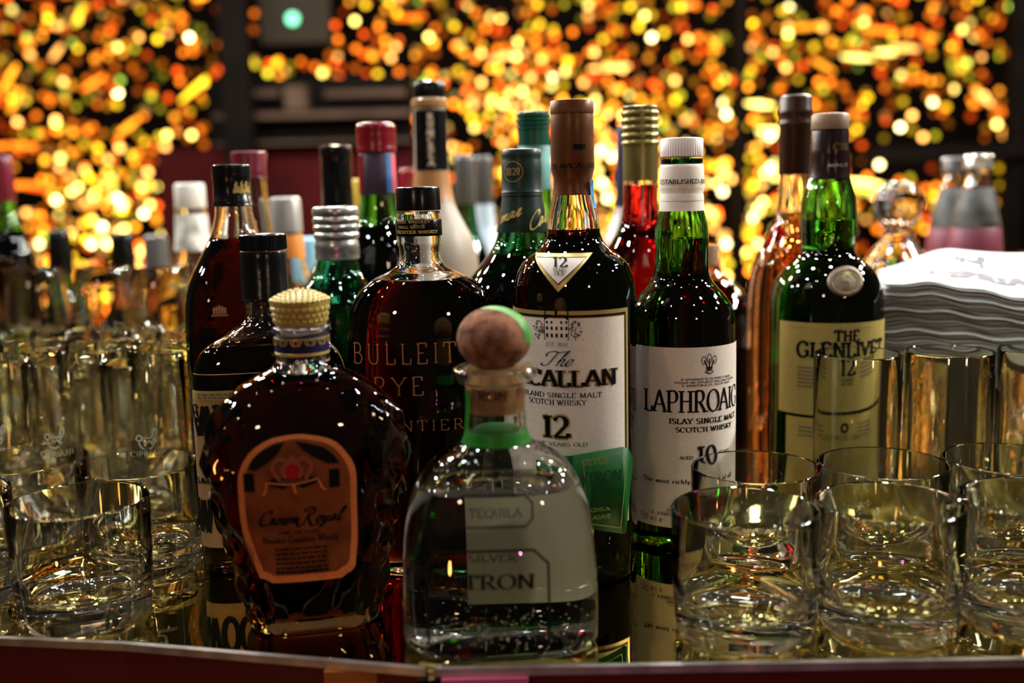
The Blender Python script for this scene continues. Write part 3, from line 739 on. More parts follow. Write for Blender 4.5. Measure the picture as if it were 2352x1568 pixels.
# front label, turned a little to its left
ul, ur = B.u(1176, 950), B.u(1438, 950)
zt, zb = B.z(716), B.z(1216)
gl = B.sheet('front_label', ul - .012, ur, zb, zt, GOLDINK, .0002, nu=40, nv=12)
def inset(k): return (ul - .012 + k, ur - k, zb + k, zt - k)
a = inset(.0026); B.sheet('label_rule', *a, INK, .0003, gl, nu=40, nv=12)
a = inset(.0042); B.sheet('label_rule', *a, GOLDINK, .0004, gl, nu=40, nv=12)
a = inset(.0048); B.sheet('label_paper', *a, PAPER, .0005, gl, nu=40, nv=12)
O1, O2 = .0007, .0009
rline(B, 'MACALLAN', 1171, 1409, 889, 852, GOLDINK, gl, T=.32, t=.16, off=O1, track=.03, serif=.13)
rline(B, 'MACALLAN', 1171, 1409, 889, 852, INK, gl, T=.21, t=.06, off=O2, track=.03, serif=.1)
rline(B, 'HIGHLAND SINGLE MALT', 1193, 1378, 915, 904, INK, gl, off=O1, T=.16, t=.07)
rline(B, 'SCOTCH WHISKY', 1221, 1345, 932, 920, INK, gl, off=O1, T=.16, t=.07)
rline(B, '12', 1250, 1309, 1009, 956, GOLDINK, gl, off=O1, T=.27, t=.14, track=.04)
rline(B, '12', 1251, 1308, 1007, 958, INK, gl, off=O2, T=.19, t=.05, track=.08)
rline(B, 'TWELVE YEARS OLD', 1212, 1348, 1026, 1018, GREYINK, gl, off=O1, T=.18, t=.09)
rline(B, 'EST. 1824', 1258, 1304, 796, 788, CORKLT, gl, off=O1, T=.16, t=.08)
z0 = B.z(842); B.ink('lettering', letters('The', (B.z(806) - z0) * .95, B.u(1306, 840) - B.u(1243, 840), script=True, T=.085, t=.035), B.u(1276, 840), z0, INK, gl, O1)
# small manor house and trees
q = []; s = .00040
def rc(x0, x1, y0, y1): return [((x0 * s, y0 * s), (x1 * s, y0 * s), (x1 * s, y1 * s), (x0 * s, y1 * s))]
for i in range(5): q += rc(-17 + i * 8, -17 + i * 8 + 3.4, 5, 11); q += rc(-17 + i * 8, -17 + i * 8 + 3.4, 17, 22)
for i in (0, 1, 3, 4): q += rc(-17 + i * 8, -14 + i * 8, 27, 31)
q += [((-20 * s, 33 * s), (20 * s, 33 * s), (17 * s, 41 * s), (-17 * s, 41 * s))]
q += frame_quads([(p[0] * s, p[1] * s) for p in ((-20, 1), (20, 1), (20, 34), (-20, 34))], .0004)
q += rc(-20, -18, 34, 48) + rc(18, 20, 34, 48) + rc(-2, 2, 40, 50) + rc(-42, 44, 0, 1.6)
B.ink('manor_house', q, B.u(1280, 760), B.z(783), INK, gl, O1)
rr = random.Random(5); q = []
for sx_ in (-1, 1):
    for i in range(46):
        a = rr.uniform(0, 6.28); r = math.sqrt(rr.random()); x = sx_ * 31 + 10 * r * math.cos(a); y = 17 + 14 * r * math.sin(a); w = rr.uniform(.7, 1.9)
        q += rc(x - w, x + w, y - w * .7, y + w * .7)
    q += rc(sx_ * 31 - .8, sx_ * 31 + .8, 0, 8)
B.ink('tree_drawing', q, B.u(1280, 760), B.z(783), GREYINK, gl, O1)
# neck triangle
tri = lambda k, off, mat, par, nm: B.poly(nm, [(B.u(1234, 585) + k * 1.7, B.z(583) - k), (B.u(1285, 671), B.z(672) + k * 2.0), (B.u(1358, 585) - k * 1.7, B.z(583) - k)], mat, off, par)
t1 = tri(0, .0010, GOLDINK, None, 'age_triangle'); tri(.0022, .0012, INK, t1, 'triangle_rule'); tri(.0027, .0014, PAPER, t1, 'triangle_paper')
rline(B, '12', 1274, 1304, 614, 591, INK, t1, off=.0018, T=.2, t=.06); rline(B, 'YEARS', 1275, 1303, 625, 617, INK, t1, off=.0018, T=.17, t=.08); rline(B, 'OLD', 1278, 1299, 633, 626, INK, t1, off=.0018, T=.17, t=.08)
# blue duty strip down the neck
tt = [(415, 50.5), (432, 50.5), (449, 51), (465, 54), (479, 58)]
V, F = [], []
for py, hw in tt:
    z = zpx(1314, py, .70); a = B.px(hw, z)
    for k in (0, 1):
        t = R(-38 + 16 * k); V.append((a * math.cos(t), a * math.sin(t), z))
F = [(2 * i, 2 * i + 1, 2 * i + 3, 2 * i + 2) for i in range(4)]
link('duty_strip', mesh('duty_strip', V, F), pbr('blue_strip', (0.02, 0.20, 0.42), .4, noise=.6, scale=300), B.root, 60)

# --- green bottle with cream label and medallion
B = Bottle('whisky_bottle', 'green glass whisky bottle with round medallion on its shoulder and olive cream label', 1907, 280, 0.844,
    [(None, 124), (1100, 125), (800, 126), (720, 126), (690, 125.5), (668, 123), (649, 118), (633, 110), (618, 99.5), (605, 87), (594, 74), (585, 65), (577, 60), (566, 59.2), (535, 62), (504, 62.5), (466, 60.5), (440, 55.5), (420, 49.5), (412, 46.5), (390, 42), (300, 41)], GREEN, WHISKY, 505)
caps(B, 'screw_cap', [(299, 41), (298, 41.5), (267, 41), (263, 39), (262, 34)], TANCAP, seg=96, mod=knurl(96, .025, zpx(1907, 299, .842), zpx(1907, 266, .842)))
c = caps(B, 'capsule', [(413, 46.5), (408, 46), (404, 44.5), (360, 42.5), (348, 43.2), (344, 42), (305, 42), (300, 40)], PLUMFOIL, seg=56)
onneck(B, 'CIR', 1915, 1945, 345, 330, 43, OLDGOLD, c, T=.2, t=.1)
onneck(B, 'MALT', 1905, 1945, 384, 377, 44, SILVER, c, T=.3, t=.2)
ul, ur = B.u(1797, 840), B.u(2020, 840)
def wob(t, low): return .0003 * math.sin(t * 190)
lab = B.sheet('front_label', ul, ur + .006, B.z(957), B.z(744), CREAM, nu=60, nv=10, edge=wob)
lab2 = B.sheet('lower_label', B.u(1812, 1000), B.u(2012, 1000), B.z(1200), B.z(964), CREAM, nu=50, nv=10, edge=wob)
rline(B, 'THE', 1915, 1967, 786, 761, INK, lab, T=.24, t=.15, serif=.05)
rline(B, 'GLENLIVET', 1837, 2014, 824, 788, INK, lab, T=.25, t=.14, serif=.07, track=.06)
rline(B, 'SINGLE MALT SCOTCH WHISKY', 1872, 2000, 836, 829, INK, lab, T=.2, t=.12)
rline(B, '12', 1922, 1956, 885, 850, INK, lab, T=.24, t=.12, serif=.03)
rline(B, 'YEARS', 1924, 1954, 896, 890, INK, lab, T=.2, t=.12); rline(B, 'OF AGE', 1926, 1952, 904, 898, INK, lab, T=.2, t=.12)
B.ink('small_print', blocks(0, 0, .019, .018, 6, 3), B.u(1862, 850), B.z(850), GREYINK, lab)
B.ink('small_print', blocks(0, 0, .014, .018, 6, 4), B.u(1984, 850), B.z(850), GREYINK, lab)
B.ink('rule_line', [[(x * .002, 0), (x * .002 + .002, 0), (x * .002 + .002, .0004), (x * .002, .0004)] for x in range(-16, 17)], B.u(1910, 760), B.z(756), GOLDINK, lab)
B.ink('seal_print', frame_quads(ellipse(0, 0, .0026, .0028, 16), .0018), B.u(1934, 990), B.z(990), INK, lab2)
B.ink('small_print', blocks(0, 0, .016, .010, 3, 5), B.u(1860, 990), B.z(988), GREYINK, lab2); B.ink('small_print', blocks(0, 0, .014, .008, 3, 6), B.u(1978, 985), B.z(986), GREYINK, lab2)
rline(B, 'GEORGE SMITH', 1882, 1985, 1014, 1005, GREYINK, lab2, T=.2, t=.12)
# medallion
me_u, me_z = B.u(1938, 645), B.z(648)
MED = pbr('pewter_gold', (.15, .10, .06), .42, .35, bump=.4, scale=500)
bm = bmesh.new()
V, F = [], []
NR = 7; NS = 32
for k in range(NR):
    r = (.0, .006, .0098, .0104, .0122, .0132, .0138)[k]; h = (.0016, .0016, .0015, .0021, .0021, .0016, .0)[k]
    for i in range(NS):
        t = 2 * math.pi * i / NS; V.append(B.surf(me_u + r * math.cos(t), me_z + r * .82 * math.sin(t), h + .0004 + (.0011 if r else .0011)))
for k in range(NR - 1):
    for i in range(NS): F.append((k * NS + i, (k + 1) * NS + i, (k + 1) * NS + (i + 1) % NS, k * NS + (i + 1) % NS))
med = link('medallion', mesh('medallion', V, F), MED, B.root, 60)
B.ink('relief', letters('S', .011, T=.16, t=.08, serif=0) + frame_quads(ellipse(0, .0055, .0085, .007, 28), .0006), me_u, me_z - .0055, OLDGOLD, med, .0036)

# --- rye flask with raised lettering
B = Bottle('rye_flask_bottle', 'oval amber flask bottle with black cap and raised glass lettering', 960, 455, 0.715,
    [(None, 158), (1200, 168), (1000, 174), (850, 175), (770, 172), (720, 165), (685, 153), (660, 136), (643, 115), (630, 90), (620, 70), (608, 54), (595, 48), (570, 47), (562, 51), (556, 52), (500, 51), (486, 49)], CLEAR, DKWHISKY, 640, dr=.62, n=2.3, seg=72)
caps(B, 'cap', [(484, 50), (483, 52), (436, 51), (432, 49.5), (430, 45)], BLACK, seg=56)
nk = caps(B, 'neck_strip', [(542, 52.4), (541, 53.2), (506, 52.8), (505, 52)], BLACKFOIL, seg=48)
for (t, a, b, y0, y1) in (('Frontier', 0, 0, 0, 0),):
    onneck(B, 'FINE WHISKEY', 915, 985, 514, 508, 53.6, GOLDINK, nk, T=.2, t=.12)
    onneck(B, 'SMALL BATCH', 915, 972, 526, 520, 53.8, GOLDINK, nk, T=.2, t=.12)
    onneck(B, 'FRONTIER WHISKEY', 912, 1000, 538, 531, 54, GOLDINK, nk, T=.25, t=.16)
RAISED = pbr('raised_amber_glass', (.42, .135, .03), .14, 0, .0, coat=1.0)
rel = lambda txt, x0, x1, yb, yt: rline(B, txt, x0, x1, yb, yt, RAISED, B.glass, 'raised_lettering', off=.0013, T=.085, t=.06, serif=.05, track=.26)
rel('BULLEIT', 822, 1046, 836, 789); rel('RYE', 868, 978, 908, 866); rel('FRONTIER', 838, 1064, 990, 966)

# --- faceted decanter bottle in front
def facet(i, t, z):
    x, y = abs(math.cos(t)), math.sin(t)
    w = min(1, max(0, (x - .55) / .10)) if y < 0 else 1.0
    low = min(1, max(0, (.052 - z) / .012)) * min(1, max(0, (z - .006) / .006))
    w = max(w * min(1, max(0, (.142 - z) / .012)) * min(1, z / .01), low * .9)
    if w <= 0: return 1.0
    u = t / (2 * math.pi) * 14; v = z / .052
    d = abs(((u + v) % 1) - .5) + abs(((u - v) % 1) - .5)
    return 1 + w * .15 * (d - .5)
B = Bottle('decanter_whisky_bottle', 'faceted dark amber decanter bottle with gold crown stopper and arched label', 690, 720, 0.618,
    [(None, 146), (1430, 150), (1340, 163), (1260, 180), (1180, 200), (1110, 217), (1060, 225), (1010, 226), (970, 218), (930, 198), (895, 165), (870, 130), (852, 95), (842, 74), (832, 64), (815, 60), (770, 60), (764, 62), (762, 66), (752, 66), (748, 62)], CLEAR, DKWHISKY, 850, dr=.54, n=2.4, seg=140, mod=facet, step=.0028, wall=.0038, base_hw=150)
def scal(i, t, z): return 1 + .012 * math.cos(t * 14)
st_ = caps(B, 'crown_stopper', [(746, 56), (742, 58), (736, 57), (735, 59), (715, 62), (700, 65.5), (697, 67), (690, 67), (687, 64), (684, 60), (680, 52), (673, 36), (668, 16), (666, 0.1)], CROWNGOLD, seg=56, mod=scal)
zz = zpx(690, 690, .618)
pearl = bmesh.new(); bmesh.ops.create_icosphere(pearl, subdivisions=1, radius=1.0)
PV = [v.co.copy() for v in pearl.verts]; PF = [tuple(v.index for v in f.verts) for f in pearl.faces]; pearl.free()
V, F = [], []
for ring, (py, hw, n) in enumerate(((689, 66, 34), (684, 58, 28), (679, 48, 22), (674, 36, 16), (670, 24, 10), (667, 10, 5))):
    z = zpx(690, py, .618); a = B.px(hw, z)
    for i in range(n):
        t = 2 * math.pi * (i + .5 * (ring % 2)) / n; c = Vector((a * math.cos(t), a * math.sin(t), z)); k = len(V)
        V += [c + v * .00125 for v in PV]; F += [tuple(k + j for j in f) for f in PF]
p_ = link('pearl_studs', mesh('pearl_studs', V, F), CROWNGOLD, st_, 60); p_['kind'] = 'stuff'
V, F = [], []
for row, (py, hw) in enumerate(((708, 65), (722, 62.5), (734, 60.5))):
    z = zpx(690, py, .618); a = B.px(hw, z)
    for i in range(26):
        t = 2 * math.pi * (i + .5 * (row % 2)) / 26
        n = len(V)
        for (dt, dz, o) in ((-.105, -.0013, 0), (.105, -.0013, 0), (.105, .0013, 0), (-.105, .0013, 0), (-.07, -.0008, .0006), (.07, -.0008, .0006), (.07, .0008, .0006), (-.07, .0008, .0006)):
            V.append(((a + o) * math.cos(t + dt), (a + o) * math.sin(t + dt), z + dz))
        F += [(n + 4, n + 5, n + 6, n + 7)] + [(n + i_, n + (i_ + 1) % 4, n + 4 + (i_ + 1) % 4, n + 4 + i_) for i_ in range(4)]
p_ = link('crown_relief', mesh('crown_relief', V, F), CROWNGOLD, st_, 0); p_['kind'] = 'stuff'
PURPLE = pbr('purple_band', (.010, .006, .036), .5, spec=.15)
nb = caps(B, 'neck_band', [(812, 60.3), (811, 61.2), (772, 61.2), (771, 60.3)], PURPLE, seg=48)
caps(B, 'band_rule', [(812, 61), (811.5, 61.6), (806, 61.6), (805.5, 61)], GOLDINK, parent=nb); caps(B, 'band_rule', [(775.5, 61), (775, 61.6), (772.5, 61.6), (772, 61)], GOLDINK, parent=nb)
# little crowns round the band
def crown(s):
    q = []
    for r in (0, 1):
        q += pen([(-.9 * s + .1 * s, -.7 * s), (.8 * s, -.7 * s)], .26 * s, .26 * s, 0)
    for k in (-1, 1):
        q += pen(smooth_path([(k * .75 * s, -.6 * s), (k * 1.15 * s, .2 * s), (k * .7 * s, .75 * s), (k * .15 * s, .4 * s)], 5), .24 * s, .24 * s, 0)
        q += pen(smooth_path([(k * .4 * s, -.5 * s), (k * .55 * s, .1 * s), (k * .2 * s, .45 * s)], 4), .2 * s, .2 * s, 0)
    q += pen([(0, .4 * s), (0, .95 * s)], .3 * s, .3 * s, 0) + pen([(-.25 * s, .72 * s), (.25 * s, .72 * s)], .2 * s, .2 * s, 0)
    return q
z0 = zpx(690, 790, .600); a = B.px(62, z0); V, F = [], []
for k in range(-3, 4):
    for qd in crown(.0027):
        n = len(V)
        for p in qd:
            t = -math.pi / 2 + k * .52 + .30 + p[0] / a; V.append(((a + .0003) * math.cos(t), (a + .0003) * math.sin(t), z0 + p[1]))
        F.append((n, n + 1, n + 2, n + 3))
link('crown_print', mesh('crown_print', V, F), GOLDINK, nb, 0)
# arched label
BORDER = pbr('copper_border', (.66, .19, .05), .6, spec=.15, noise=.12, scale=500); LABIN = pbr('russet_label', (.20, .050, .014), .7, spec=.08, noise=.35, scale=60)
P = []
for (x, y) in ((606, 1322), (572, 1220), (559, 1120), (562, 1075), (585, 1035), (625, 1008), (668, 999), (712, 1000), (758, 1016), (795, 1050), (811, 1090), (816, 1160), (816, 1250), (812, 1310), (804, 1321), (795, 1324), (780, 1333), (632, 1333), (618, 1324)):
    P.append((B.u(x, y), B.z(y)))
P = smooth_path(P[:13], 4)[:-1] + P[12:]
P = P[::-1]
cxm = sum(p[0] for p in P) / len(P); czm = sum(p[1] for p in P) / len(P)
sh = lambda k: [(cxm + (p[0] - cxm) * k, czm + (p[1] - czm) * (k + (1 - k) * .3)) for p in P]
LO = .0011
al = B.poly('arched_label', P, BORDER, LO, step=.004)
ins = B.poly('label_field', sh(.885), LABIN, LO + .0004, al, step=.004)
u, z = B.u, B.z
arch = [(u(x_, y_), z(y_)) for x_, y_ in ((580, 1072), (592, 1050), (612, 1031), (636, 1018), (660, 1013), (646, 1036), (625, 1058), (600, 1076))]
B.poly('curtain_print', arch[::-1], INK, LO + .0008, al); B.poly('curtain_print', [(u(x_, y_), z(y_)) for x_, y_ in ((682, 1013), (712, 1018), (742, 1030), (764, 1048), (777, 1070), (748, 1068), (720, 1050), (698, 1032))][::-1], INK, LO + .0008, al)
cu_, cz_ = u(676, 1078), z(1078)
B.ink('crown_print', crown(.0095), cu_, cz_, pbr('crown_print_red', (.26, .07, .03), .6, spec=.1), al, LO + .0012)
B.ink('crown_print', [tuple((.0062 * math.cos(a_ / 12 * 6.283), .0062 * math.sin(a_ / 12 * 6.283)) for a_ in range(12))], cu_, cz_ - .0005, REDINK, al, LO + .0010)
for sg in (-1, 1):
    B.poly('cushion_print', [(cu_ + sg * x, z(1106) + y) for x, y in ((.0006, -.0012), (.0055, -.0034), (.0115, -.0016), (.0150, .0014), (.0095, .0040), (.0006, .0024))], INK, LO + .0010, al)
    B.poly('column_print', [(u(676 + sg * 92, 1100) + x, z(1100) + y) for x, y in ((-.003, -.006), (.003, -.006), (.003, .005), (-.003, .005))], INK, LO + .0009, al)
B.ink('tassel_print', pen(smooth_path([(-.0145, .001), (0, -.0008), (.0145, .002)], 6), .0008, .0008, 0) + pen([(-.0145, .001), (-.0155, -.005), (-.0172, -.0065)], .0012, .0012, 0) + pen([(.0145, .001), (.0165, -.004), (.0185, -.0055)], .0012, .0012, 0) + pen([(.0005, -.001), (.001, -.0055), (.002, -.0062)], .0012, .0012, 0), cu_, z(1106), BORDER, al, LO + .0014)
wd = u(778, 1190) - u(605, 1190); hh = z(1166) - z(1198)
B.ink('lettering', letters('Crown Royal', hh * .95, wd, script=True, T=.20, t=.09), u(690, 1190), z(1198), INK, al, LO + .0010)
rline(B, 'FINE DE LUXE', 648, 735, 1222, 1215, INK, al, off=LO + .001, T=.2, t=.12)
rline(B, 'Blended Canadian Whisky', 615, 775, 1241, 1227, INK, al, off=LO + .001, T=.16, t=.08)
B.ink('small_print', blocks(0, 0, .030, .018, 6, 8, .4), u(694, 1260), z(1258), INK, al, LO + .001)
rline(B, 'WHISKY CANADIEN', 640, 752, 1312, 1304, INK, al, off=LO + .001, T=.2, t=.12)

# --- clear tequila bottle with ball cork
B = Bottle('tequila_bottle', 'squat clear tequila bottle with round cork ball stopper and green neck ribbon', 1137, 860, 0.588,
    [(None, 214), (1440, 220), (1380, 222), (1300, 221), (1220, 216), (1160, 207), (1110, 191), (1075, 169), (1050, 143), (1032, 114), (1020, 92), (1010, 78), (1000, 72), (980, 69), (930, 68), (890, 68), (880, 72), (872, 85), (862, 96), (852, 98), (845, 95), (840, 84)], CLEAR, PALE, 1108, dr=.72, n=2.9, seg=72, wall=.004, base_hw=212)
SEEDG = CLEAR
def ballp(zc, r, n=14): return [(r * math.sin(math.pi * k / n) + 1e-5, zc - r * math.cos(math.pi * k / n)) for k in range(n + 1)]
zc = zpx(1137, 778, .588); rb = B.px(86, zc)
zlo, zhi = zpx(1137, 848, .588), zpx(1137, 705, .588)
ck = lathe_obj('cork_ball', [(r, zc + (z_ - zc) * (zhi - zc) / rb) for r, z_ in ballp(zc, rb, 18)], CORK, B.root, 40)
# green paper band pulled over the ball
V, F = [], []
M_ = 16
for i in range(M_ + 1):
    t = R(-8 + 118 * i / M_)
    for k in range(4):
        w_ = (-.0075 + .0050 * k) * (1.0 if i < M_ - 2 else .8)
        d = Vector((math.cos(t) * .96, -.30 * math.cos(t), math.sin(t))).normalized(); sdir = d.cross(Vector((0, -1, .25))).normalized().cross(d).normalized()
        p = (d * (rb * 1.006) + sdir * w_).normalized() * rb * 1.008
        V.append((p.x, p.y, zc + p.z * (zhi - zc) / rb))
for i in range(M_):
    for k in range(3): F.append((4 * i + k, 4 * i + 4 + k, 4 * i + 5 + k, 4 * i + 1 + k))
link('green_seal', mesh('green_seal', V, F), pbr('green_paper_seal', (.06, .24, .03), .4, spec=.2, noise=.25, scale=150), B.root, 60)
shk = caps(B, 'cork_shank', [(944, 59), (942, 60.5), (885, 62), (850, 62), (846, 60)], CORKLT)
onneck(B, 'TRON  PA', 1085, 1203, 925, 900, 63, CORK, shk, T=.24, t=.12)
caps(B, 'neck_ribbon', [(1014, 79.5), (1012, 80.5), (998, 75), (986, 72.5), (984, 71.5)], GREENSTR, seg=56)
V, F = [], []
for i in range(9):
    t = i / 8; py = 890 + 100 * t; zc_ = zpx(1137, py, .588); a = B.px(70.5 + 2 * t, zc_)
    for k in (0, 1):
        w_ = R(-168 + 20 * k + 4 * math.sin(t * 5)); V.append((a * math.cos(w_), a * math.sin(w_), zc_))
F = [(2 * i, 2 * i + 1, 2 * i + 3, 2 * i + 2) for i in range(8)]
link('ribbon_tail', mesh('ribbon_tail', V, F), GREENSTR, B.root, 60)
LABELINK = pbr('smoky_ink', (.012, .009, .008), .6, spec=.1)
def rr_(x0, x1, y0, y1, c):
    return [(x0 + c, y0), (x1 - c, y0), (x1, y0 + c), (x1, y1 - c), (x1 - c, y1), (x0 + c, y1), (x0, y1 - c), (x0, y0 + c)]
u, z = B.u, B.z
for nm, (x0, x1, y0, y1, c, w_) in (('label_outline', (1052, 1218, 1143, 1214, .004, .0010)), ('label_outline', (992, 1256, 1268, 1508, .008, .0014)), ):
    pts = dense(rr_(u(x0, (y0 + y1) / 2), u(x1, (y0 + y1) / 2), z(y1), z(y0), c), .003)
    o = B.ink(nm, frame_quads(pts, w_), 0, 0, LABELINK, B.glass, .0005)
rline(B, 'PATRON', 1000, 1224, 1355, 1322, LABELINK, B.glass, T=.2, t=.08, track=.08)
rline(B, 'SILVER', 1085, 1190, 1292, 1276, LABELINK, B.glass, T=.16, t=.08)
rline(B, 'TEQUILA', 1085, 1195, 1192, 1172, LABELINK, B.glass, T=.12, t=.06)
m, N, L = nodes('translucent_paper'); N.remove(N['Principled BSDF'])
d_ = N.new('ShaderNodeBsdfDiffuse'); t_ = N.new('ShaderNodeBsdfTranslucent'); x_ = N.new('ShaderNodeMixShader')
d_.inputs[0].default_value = (.20, .18, .12, 1); t_.inputs[0].default_value = (.26, .235, .15, 1); x_.inputs[0].default_value = .6
L.new(d_.outputs[0], x_.inputs[1]); L.new(t_.outputs[0], x_.inputs[2]); L.new(x_.outputs[0], N['Material Output'].inputs['Surface'])
V, F = [], []
z0_, z1_ = B.z(1470), B.z(1170)
for j in range(7):
    zz_ = z0_ + (z1_ - z0_) * j / 6; a = B.rad(zz_); bb = a * B.drz(zz_, a); nn = B.nz(a)
    for i in range(17):
        x = -.017 + .053 * i / 16; V.append((x, bb * (1 - min(.999, abs(x / a)) ** nn) ** (1 / nn) + .0004, zz_))
F = [(j * 17 + i, j * 17 + i + 1, j * 17 + i + 18, j * 17 + i + 17) for j in range(6) for i in range(16)]
link('back_label', mesh('back_label', V, F), m, B.root, 60)
# bubbles in the glass foot
rr = random.Random(9); V, F = [], []
for i in range(260):
    t = rr.uniform(0, 6.283); k = math.sqrt(rr.random()) * .9; a = B.rad(.01) * k
    c = Vector((a * math.cos(t), a * .66 * math.sin(t), rr.uniform(.0035, .011) + .02 * rr.random() ** 4)); r = rr.uniform(.0003, .0009); n = len(V)
    V += [c + v * r for v in PV]; F += [tuple(n + j for j in f)[::-1] for f in PF]
o = link('glass_bubbles', mesh('glass_bubbles', V, F), INNER, B.glass, 60); o['kind'] = 'stuff'
# hang tag on the ribbon, standing out behind the bottle
tg = thing('hang_tag', 'green curved card hang tag tied to the squat clear bottle', 'tag', (B.X, B.Y, 0))
tp = [(1250, 1045), (1310, 1047), (1432, 1026), (1444, 1030), (1452, 1046), (1454, 1060), (1438, 1222), (1434, 1226), (1350, 1214), (1240, 1196)]
def tagpt(x, y, o=0.0):
    yy = .646 + .012 * ((x - 1340) / 110) ** 2 * (1 if x > 1340 else .5) - o
    return at(x, y, yy) - Vector((B.X, B.Y, 0))
def tagpoly(nm, pts, mat, o, par):
    bm = bmesh.new(); bm.faces.new([bm.verts.new((p[0], p[1], 0)) for p in pts])
    for k in range(1250, 1450, 10):
        bmesh.ops.bisect_plane(bm, geom=bm.verts[:] + bm.edges[:] + bm.faces[:], plane_co=(k, 0, 0), plane_no=(1, 0, 0))
    for v in bm.verts: v.co = tagpt(v.co.x, v.co.y, o)
    me = bpy.data.meshes.new(nm); bm.to_mesh(me); bm.free(); return link(nm, me, mat, par, 60)
cd = tagpoly('card', tp, GREENTAG, 0, tg)
sol = cd.modifiers.new('thickness', 'SOLIDIFY'); sol.thickness = .0006; sol.offset = 1
TAGINK = pbr('tag_gold_print', (.30, .36, .10), .4, .3)
def tagtext(txt, x0, x1, yb, yt, mat, **k):
    V, F = [], []
    for qd in letters(txt, 1.0, x1 - x0, **k):
        n = len(V)
        for p in qd: V.append(tagpt((x0 + x1) / 2 + p[0], yb + (yt - yb) * p[1] - .12 * (x0 - 1340 + p[0] + (x1 - x0) / 2), .0009))
        F.append((n, n + 1, n + 2, n + 3))
    link('lettering', mesh('lettering', V, F), mat, cd, 0)
tagtext('SILVER', 1335, 1398, 1070, 1056, TAGINK, T=.14, t=.07); tagtext('PATRON', 1312, 1428, 1112, 1088, pbr('tag_dark_print', (.004, .05, .015), .4), T=.2, t=.08)
tagtext('TEQUILA', 1340, 1400, 1178, 1170, TAGINK, T=.14, t=.08); tagtext('100 AGAVE', 1340, 1404, 1196, 1187, TAGINK, T=.14, t=.08)
V, F = [], []
for qd in frame_quads(dense([(1340, 1058), (1430, 1040), (1440, 1060), (1426, 1212), (1350, 1202)], 8), 1.6):
    n = len(V); V += [tagpt(p[0], p[1], .0008) for p in qd]; F.append((n, n + 1, n + 2, n + 3))
link('border_print', mesh('border_print', V, F), TAGINK, cd, 0)

# --- flat flask bottle with black wax neck, behind the decanter
B = Bottle('bourbon_flask_bottle', 'dark flat bourbon flask bottle with black wrapped neck and tan lettered label', 604, 560, 0.725,
    [(None, 168), (1150, 172), (950, 174), (870, 172), (835, 166), (805, 152), (785, 132), (765, 100), (745, 66), (730, 50), (715, 46), (690, 48), (684, 52), (600, 52), (560, 48), (545, 46)], CLEAR, DKWHISKY, 790, dr=.42, n=3.4, seg=64)
nk = caps(B, 'wrapped_neck', [(690, 53), (686, 56), (682, 54), (600, 54.5), (592, 53), (580, 53), (576, 51)], BLACKFOIL, seg=48)
caps(B, 'screw_cap', [(574, 50), (573, 52.5), (541, 51.5), (538, 49.5), (537, 44)], BLACK, seg=96, mod=knurl(96, .03, zpx(604, 573.5, .725), zpx(604, 541, .725)))
caps(B, 'cap_ring', [(584, 50.5), (582, 51.8), (577, 51.8), (575, 50)], pbr('dark_copper', (.20, .07, .03), .4, .4))
u, z = B.u, B.z
tl = B.sheet('front_label', u(452, 1050), u(760, 1050), z(1250), z(893), TANLAB, .0003, nu=30, nv=8)
B.sheet('label_header', u(452, 905), u(760, 905), z(914), z(893), CREAM, .0004, tl, nu=30, nv=2)
B.ink('small_print', blocks(0, 0, .036, .0045, 2, 21, .5), u(520, 905), z(903), GREYINK, tl, .0006)
rline(B, 'W', 460, 520, 995, 925, INK, tl, off=.0006, T=.3, t=.12); rline(B, 'SMALL', 462, 560, 1105, 1092, INK, tl, off=.0006, T=.2, t=.12)
rline(B, 'WOOD', 454, 620, 1215, 1140, INK, tl, off=.0006, T=.34, t=.2, track=.12)
B.ink('rule_line', [[(.004 * k, 0), (.004 * k + .004, 0), (.004 * k + .004, .0006), (.004 * k, .0006)] for k in range(-9, 9)], u(560, 850), z(857), GOLDINK, B.glass, .0005)

# --- square blended whisky
B = Bottle('square_whisky_bottle', 'dark square shouldered whisky bottle with black and gold screw capsule', 533, 420, 0.81,
    [(None, 118), (1000, 121), (760, 121), (690, 118), (650, 109), (615, 94), (585, 78), (560, 65), (545, 57), (520, 49), (500, 44), (475, 41.5), (400, 41)], CLEAR, DKWHISKY, 548, dr=.98, n=3.6)
c = caps(B, 'capsule', [(475, 45), (472, 47), (466, 45), (462, 45), (460, 43.5), (412, 43), (407, 45), (402, 43.5), (396, 45), (390, 43.5), (386, 44.5), (381, 43), (379, 38)], BLACKFOIL, seg=48)
V, F = [], []
rr = random.Random(3)
for k in range(16):
    z0 = zpx(533, 446, .795) + .0009 * rr.random(); t = -math.pi / 2 + .05 + .065 * k; a = B.px(44.3, z0); h = (.003 + .006 * abs(math.sin(k * .7))) 
    n = len(V)
    for (dt, dz) in ((-.03, 0), (.03, 0), (.02, h), (-.02, h)): V.append((a * math.cos(t + dt), a * math.sin(t + dt), z0 + dz))
    F.append((n, n + 1, n + 2, n + 3))
link('gold_print', mesh('gold_print', V, F), GOLDINK, c, 0)
q = []
for k in range(5): q += pen([(-.004 + .002 * k, -.001), (-.004 + .002 * k, .0055 - abs(k - 2) * .0009)], .0014, .0014, 0)
q += pen([(-.006, -.002), (.006, -.002)], .001, .001, 0) + pen([(-.0045, .003), (.0045, .003)], .0012, .0012, 0)
B.ink('gold_crest', q, B.u(510, 715), B.z(718), pbr('dull_copper_print', (.30, .12, .04), .5), B.glass, .0005)

